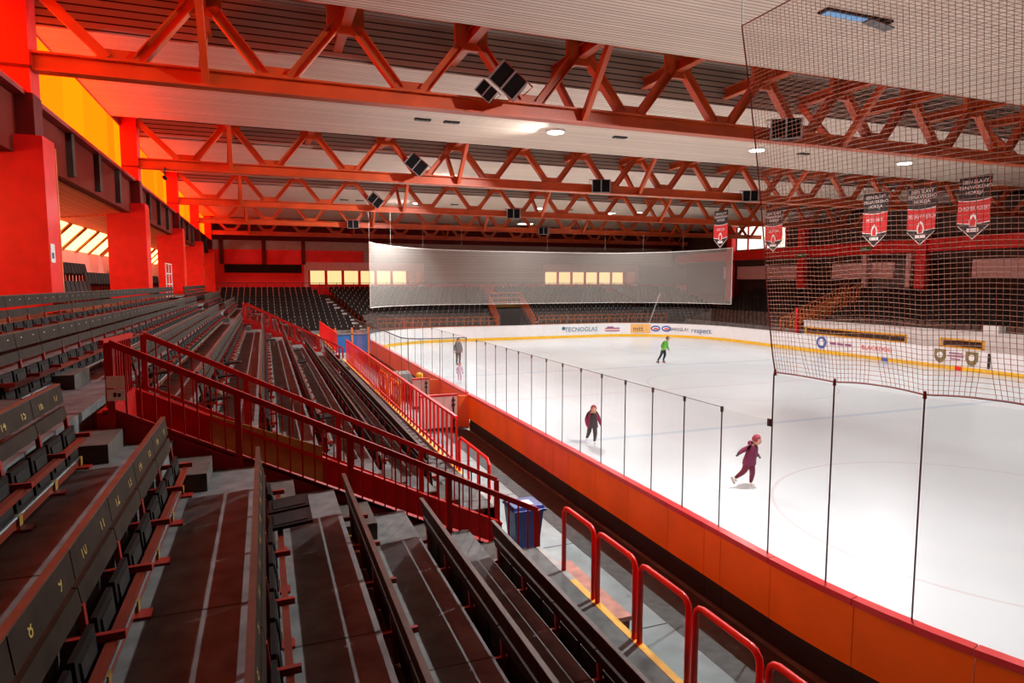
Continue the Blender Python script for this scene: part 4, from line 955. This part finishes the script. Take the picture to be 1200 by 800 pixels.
for i, (y, nm) in enumerate(((36, 'third ceiling field'), (48, 'fourth ceiling field'), (59.5, 'last ceiling field'))):
    t = thing('window_panel_light', 'square skylight panel in the %s' % nm, 'skylight', ((8.0, 26.5, 24)[i], y, 10.47), 'small ceiling skylights')
    MB().box(-.75, .75, -.5, .5, -.03, .02).build('frame', 'white_paint', t); MB().box(-.65, .65, -.4, .4, -.045, -.03).build('pane', 'lamp_disc', t)

# ---------------------------------------------------------------- gallery seats and small items at left
for bi, (ya, yb) in enumerate(((17.2, 26.6), (29.6, 38.5), (41.6, 50.5))):
    for j, (x, z) in enumerate(((-5.5, 4.0), (-6.4, 4.35), (-7.2, 4.75))):
        n = int((yb-ya)/.5)-(0, 3, 9)[j]
        MB().box(x-.6, x+.25, ya, yb, 3.94, z).build('gallery_step', 'brown_dark', sroot('floor_gallery_step'))
        o = seat_row_mesh(n, .5, False).build('seat_row', ['far_seat', 'tag_white', 'dark_red'], None, (x, ya, z)); o.rotation_euler = (0, 0, PI/2)
        tag(o, '%s row of dark seats in the left gallery, %s opening' % (('front', 'middle', 'rear')[j], ('nearest', 'second', 'third')[bi]), 'seats', 'seat rows of the left gallery')
t = thing('wire_rack', 'white wire rack standing beside the third pier of the left side', 'rack', (-3.85, 32.0, 4.17))
for y in (-.9, 0, .9): MB().box(-.02, .02, y-.02, y+.02, 0, 1.45).build('upright', 'white_paint', t)
for z in (.1, .55, 1.0, 1.42): MB().box(-.015, .015, -.9, .9, z-.015, z+.015).build('wire', 'white_paint', t)
t = thing('paper_notice', 'small white notice on the edge of the nearest left pier', 'notice', (CX+.185, 15.75, 5.2))
MB().box(0, .008, 0, .28, 0, .38).build('sheet', 'paper', t); MB().box(.008, .010, .06, .20, .08, .2).build('notice_print', 'print_dark', t)
t = thing('blue_barrier', 'blue padded barrier on the walkway beyond the far stairwell', 'barrier', (4.6, 37, 0))
MB().box(-1.1, .9, -.1, .1, .9, 1.9).build('pad', 'tarp_blue', t)
for x in (-1.0, -.1, .8): MB().box(x-.05, x+.05, -.12, -.1, .03, 2.3).build('upright', 'far_orange', t)
MB().box(-1.1, .9, -.12, .12, 1.9, 1.96).build('top_edge', 'steel_grey', t)

# ---------------------------------------------------------------- skaters
def person(label, loc, face, H, pose, m, bulk=1., head_k=1., hat=None, hood=None, skate='skate_white', jacket=None):
    """pose: joint overrides in body units (x forward, y left, z up; 1 = height). one continuous skinned body."""
    J = dict(pelvis=(0,0,.52), waist=(.0,0,.60), chest=(.01,0,.72), neck=(.015,0,.825), headc=(.03,0,.90),
             ls=(.01,.095,.79), le=(-.02,.15,.64), lw=(.06,.15,.52), lh=(.085,.148,.475), rs=(.01,-.095,.79), re=(-.02,-.15,.64), rw=(.06,-.15,.52), rh=(.085,-.148,.475),
             lp=(0,.052,.50), lk=(.03,.06,.28), la=(-.01,.06,.07), lt=(.08,.065,.055), rp=(0,-.052,.50), rk=(.03,-.06,.28), ra=(-.01,-.06,.07), rt=(.08,-.065,.055))
    J.update(pose)
    R = dict(pelvis=.072, waist=.068, chest=.080, neck=.030, headc=.030, ls=.042, le=.032, lw=.023, lh=.018, rs=.042, re=.032, rw=.023, rh=.018, lp=.052, lk=.038, la=.030, lt=.022, rp=.052, rk=.038, ra=.030, rt=.022)
    E = [('pelvis','waist','top'),('waist','chest','top'),('chest','neck','top'),('neck','headc','skin'),('chest','ls','top'),('ls','le','sleeve'),('le','lw','sleeve'),('lw','lh','hand'),('chest','rs','top'),('rs','re','sleeve'),('re','rw','sleeve'),('rw','rh','hand'),
         ('pelvis','lp','legs'),('lp','lk','legs'),('lk','la','legs'),('la','lt','boot'),('pelvis','rp','legs'),('rp','rk','legs'),('rk','ra','legs'),('ra','rt','boot')]
    ks = list(J); me = bpy.data.meshes.new('body'); me.from_pydata([Vector(J[k])*H for k in ks], [(ks.index(a), ks.index(b)) for a, b, _ in E], [])
    # fingers: short skinned chains rooted in each palm
    tmp = bpy.data.objects.new('tmp', me); COL.objects.link(tmp)
    md = tmp.modifiers.new('skin', 'SKIN'); md.use_smooth_shade = True
    sv = me.skin_vertices[0].data
    for i, k in enumerate(ks):
        rr = R[k]*H*(bulk if k not in ('headc', 'neck', 'lh', 'rh', 'la', 'ra', 'lt', 'rt') else 1.); sv[i].radius = (rr, rr); sv[i].use_root = (k == 'pelvis')
    sb = tmp.modifiers.new('sub', 'SUBSURF'); sb.levels = 2; sb.render_levels = 2
    dg = bpy.context.evaluated_depsgraph_get(); dg.update(); bodym = bpy.data.meshes.new_from_object(tmp.evaluated_get(dg)); bpy.data.objects.remove(tmp)
    bm = bmesh.new(); bm.from_mesh(bodym)
    slots = ['top', 'sleeve', 'legs', 'skin', 'hand', 'boot', 'eye']
    segs = [(Vector(J[a])*H, Vector(J[b])*H, s) for a, b, s in E]
    hem = (J['pelvis'][2]-.035 if 'hem' not in m else m['hem'])*H
    for f in bm.faces:
        c = f.calc_center_median(); best = None
        for a, b, s in segs:
            d = b-a; u = max(0, min(1, (c-a).dot(d)/d.length_squared)); dist = (c-(a+d*u)).length
            if best is None or dist < best[0]: best = (dist, s)
        s = best[1]
        if s == 'legs' and c.z > hem and abs(c.y) < .12*H: s = 'top'
        f.material_index = slots.index(s); f.smooth = True
    def blob(c, r, mi, seg=12, face=False):
        c = Vector(c)
        ret = bmesh.ops.create_uvsphere(bm, u_segments=seg, v_segments=seg//2+3, radius=1.)
        for v in ret['verts']:
            p = v.co.copy(); p = Vector((p.x*r[0], p.y*r[1], p.z*r[2]))
            if face and p.z < 0: p.x *= 1+.12*(p.z/r[2]); p.y *= 1+.28*(p.z/r[2])
            v.co = c+p
        for v in ret['verts']:
            for f in v.link_faces: f.material_index = mi; f.smooth = True
    hc = Vector(J['headc'])*H+Vector((.012*H, 0, .012*H)); k = H*head_k
    blob(hc, (.060*k, .050*k, .070*k), 3, 14, True)
    blob(hc+Vector((.060*k, 0, -.008*k)), (.012*k, .009*k, .014*k), 3, 6)          # nose
    for s in (-1, 1):
        blob(hc+Vector((.052*k, s*.020*k, .006*k)), (.006*k, .007*k, .005*k), 6, 6)    # eyes
        blob(hc+Vector((0, s*.050*k, -.003*k)), (.012*k, .006*k, .018*k), 3, 6)        # ears
    blob(hc+Vector((.050*k, 0, -.036*k)), (.006*k, .016*k, .004*k), 6, 6)              # mouth
    # fingers, unequal and bent, and thumb
    for sd, hk, wk in ((1, 'lh', 'lw'), (-1, 'rh', 'rw')):
        p = Vector(J[hk])*H; d = (p-Vector(J[wk])*H).normalized(); fw_ = Vector((1, 0, 0)) if abs(d.x) < .8 else Vector((0, 0, 1)); ac = d.cross(fw_).normalized(); fr = ac.cross(d)
        for q, ln in enumerate((.024, .028, .026, .020)):
            b0 = p+fr*((q-1.5)*.0095*H); b1 = b0+d*ln*.6*H; b2 = b1+(d*.7-ac*sd*.5)*ln*.5*H
            for a_, b_ in ((b0, b1), (b1, b2)): blob((a_+b_)/2, (.0055*H, .0055*H, .0055*H+(b_-a_).length*.35), 4, 6)
        th = p-d*.012*H+fr*.020*H; blob(th+d*.008*H, (.006*H, .006*H, .013*H), 4, 6)
    nm = bpy.data.meshes.new('body'); bm.to_mesh(nm); bm.free()
    for s in slots: nm.materials.append(MATS[m.get(s, m['top'] if s == 'sleeve' else {'skin': 'skin', 'hand': 'skin', 'boot': skate, 'eye': 'hair_dark'}.get(s, 'skin'))])
    t = thing('person', label, 'person', loc, 'skaters on the ice', (0, 0, face))
    inst('body', nm, t)
    if jacket:
        cs = [Vector(J['pelvis'])*H+Vector((0, 0, -.075*H)), Vector(J['pelvis'])*H+Vector((0, 0, .0)), Vector(J['waist'])*H, Vector(J['chest'])*H, Vector(J['chest'])*H*.35+Vector(J['neck'])*H*.65, Vector(J['neck'])*H]
        rs = [(.122, .148), (.116, .138), (.106, .126), (.100, .126), (.074, .098), (.040, .046)]
        jm = MB(); nn_ = 16
        for c_, r_ in zip(cs, rs): jm.v += [tuple(c_+Vector((r_[0]*H*math.cos(q*2*PI/nn_), r_[1]*H*math.sin(q*2*PI/nn_), 0))) for q in range(nn_)]
        for a_ in range(len(cs)-1):
            for q in range(nn_):
                jm.f.append((a_*nn_+q, a_*nn_+(q+1)%nn_, (a_+1)*nn_+(q+1)%nn_, (a_+1)*nn_+q)); fq = math.cos((q+.5)*2*PI/nn_); jm.m.append(1 if (len(jacket) > 1 and fq > .78) else 0)
        jo = jm.build('jacket', list(jacket), t, smooth=True); jo.modifiers.new('solid', 'SOLIDIFY').thickness = .012*H; jo.modifiers.new('sub', 'SUBSURF').render_levels = 1
    hm = bmesh.new(); bmesh.ops.create_uvsphere(hm, u_segments=14, v_segments=9, radius=1.)
    kk = 1.2
    for v in list(hm.verts):
        if v.co.z < -.3 or (v.co.x > .45 and v.co.z < .25): hm.verts.remove(v)
    for v in hm.verts: v.co = hc+Vector((v.co.x*.060*k*kk-.004*k, v.co.y*.052*k*kk, v.co.z*.070*k*kk+.008*k))
    for f in hm.faces: f.smooth = True
    hme = bpy.data.meshes.new('hat'); hm.to_mesh(hme); hm.free(); hme.materials.append(MATS[hat or 'hair_dark']); inst('knit_hat' if hat else 'hair', hme, t)
    if hood:
        b0 = Vector(J['neck'])*H+Vector((-.055*H, 0, .01*H)); MB().tube([b0+Vector((.02*H,-.085*H,.0)), b0+Vector((-.025*H,-.04*H,.012*H)), b0+Vector((-.035*H,0,.015*H)), b0+Vector((-.025*H,.04*H,.012*H)), b0+Vector((.02*H,.085*H,0))], [.018*H,.034*H,.04*H,.034*H,.018*H], 8).build('hood', hood, t, smooth=True)
    for a_, tt_ in (('la', 'lt'), ('ra', 'rt')):
        A_, T_ = Vector(J[a_])*H, Vector(J[tt_])*H; d = (T_-A_).normalized(); upv = (Vector(J['lk' if a_ == 'la' else 'rk'])*H-A_).normalized(); upv = (upv-d*upv.dot(d)).normalized()
        s0, s1 = A_-d*.03*H-upv*.052*H, T_+d*.025*H-upv*.040*H
        MB().beam(s0+upv*.012*H, s1+upv*.012*H, .026*H, .016*H, upv).build('skate_sole', skate, t)
        MB().beam(s0-upv*.012*H, s1-upv*.012*H, .006, .030*H, upv).build('skate_blade', 'blade', t)
    return t
toward = lambda x, y: math.atan2(-y, -x)
# girl in magenta: gliding to the right, left leg trailing
person('child in magenta jacket, crimson trousers and red knit hat skating on one leg', (10.38, 11.85, .055), math.radians(-62), 1.28,
       dict(pelvis=(0,0,.50), waist=(.02,0,.58), chest=(.05,0,.70), neck=(.085,0,.80), headc=(.115,0,.875), ls=(.05,.095,.765), rs=(.05,-.095,.765),
            le=(-.02,.17,.65), lw=(.08,.20,.57), lh=(.105,.205,.535), re=(-.06,-.175,.71), rw=(-.10,-.25,.66), rh=(-.115,-.28,.63),
            lp=(0,.05,.485), lk=(.045,.055,.28), la=(.02,.05,.075), lt=(.105,.05,.06), rp=(0,-.05,.485), rk=(-.06,-.085,.30), ra=(-.19,-.15,.17), rt=(-.16,-.155,.10)),
       dict(top='coat_magenta', legs='pants_crimson', hand='vest_dark', boot='skate_white', hem=.44), 1.45, 1.22, 'hat_red', 'coat_magenta', jacket=('coat_magenta',))
person('child in pink jacket with dark front and dark leggings skating toward the camera', (8.86, 16.7, .055), math.radians(-105), 1.22,
       dict(pelvis=(0,0,.50), chest=(.04,0,.70), neck=(.075,0,.80), headc=(.11,0,.87), ls=(.03,.095,.765), rs=(.03,-.095,.765), le=(.0,.16,.63), lw=(.03,.19,.51), lh=(.04,.195,.47), re=(-.02,-.15,.62), rw=(.02,-.14,.50), rh=(.03,-.135,.46),
            lk=(.06,.06,.28), la=(.03,.05,.075), lt=(.115,.05,.06), rk=(-.02,-.075,.30), ra=(-.11,-.11,.14), rt=(-.05,-.12,.085)),
       dict(top='vest_dark', sleeve='coat_pink', legs='pants_dark', hand='coat_pink', boot='skate_white'), 1.4, 1.25, 'hat_red', 'coat_pink', jacket=('coat_pink', 'vest_dark'))
person('adult in bright green top and dark trousers gliding near the far boards', (21.9, 32.61, .055), math.radians(-70), 1.62,
       dict(pelvis=(.0,.06,.50), waist=(.02,.08,.58), chest=(.05,.11,.69), neck=(.07,.15,.79), headc=(.09,.17,.86), ls=(.05,.20,.755), rs=(.05,.03,.765), le=(.03,.24,.61), lw=(.07,.26,.49), lh=(.09,.26,.45), re=(-.02,-.03,.65), rw=(-.04,.0,.55), rh=(-.04,.01,.51),
            lp=(0,.10,.48), lk=(.05,.085,.28), la=(.0,.05,.075), lt=(.085,.05,.06), rp=(0,.02,.48), rk=(.0,-.08,.29), ra=(-.04,-.22,.085), rt=(.045,-.24,.06)),
       dict(top='top_green', legs='pants_navy', boot='skate_black'), 1.25, 1.05, None, None, 'skate_black')
person('adult in grey coat skating behind the glass by the left boards', (10.35, 36.0, .055), math.radians(-80), 1.55,
       dict(), dict(top='coat_grey', legs='pants_dark', boot='skate_black'), 1.15, 1.05, None, 'coat_grey', 'skate_black', jacket=('coat_grey',))
person('small child in pink snowsuit and helmet behind the glass by the left boards', (8.55, 29.5, .055), math.radians(-90), .95,
       dict(), dict(top='snow_pink', legs='snow_pink', hand='coat_pink', boot='skate_white'), 1.25, 1.35, 'hat_red', None)
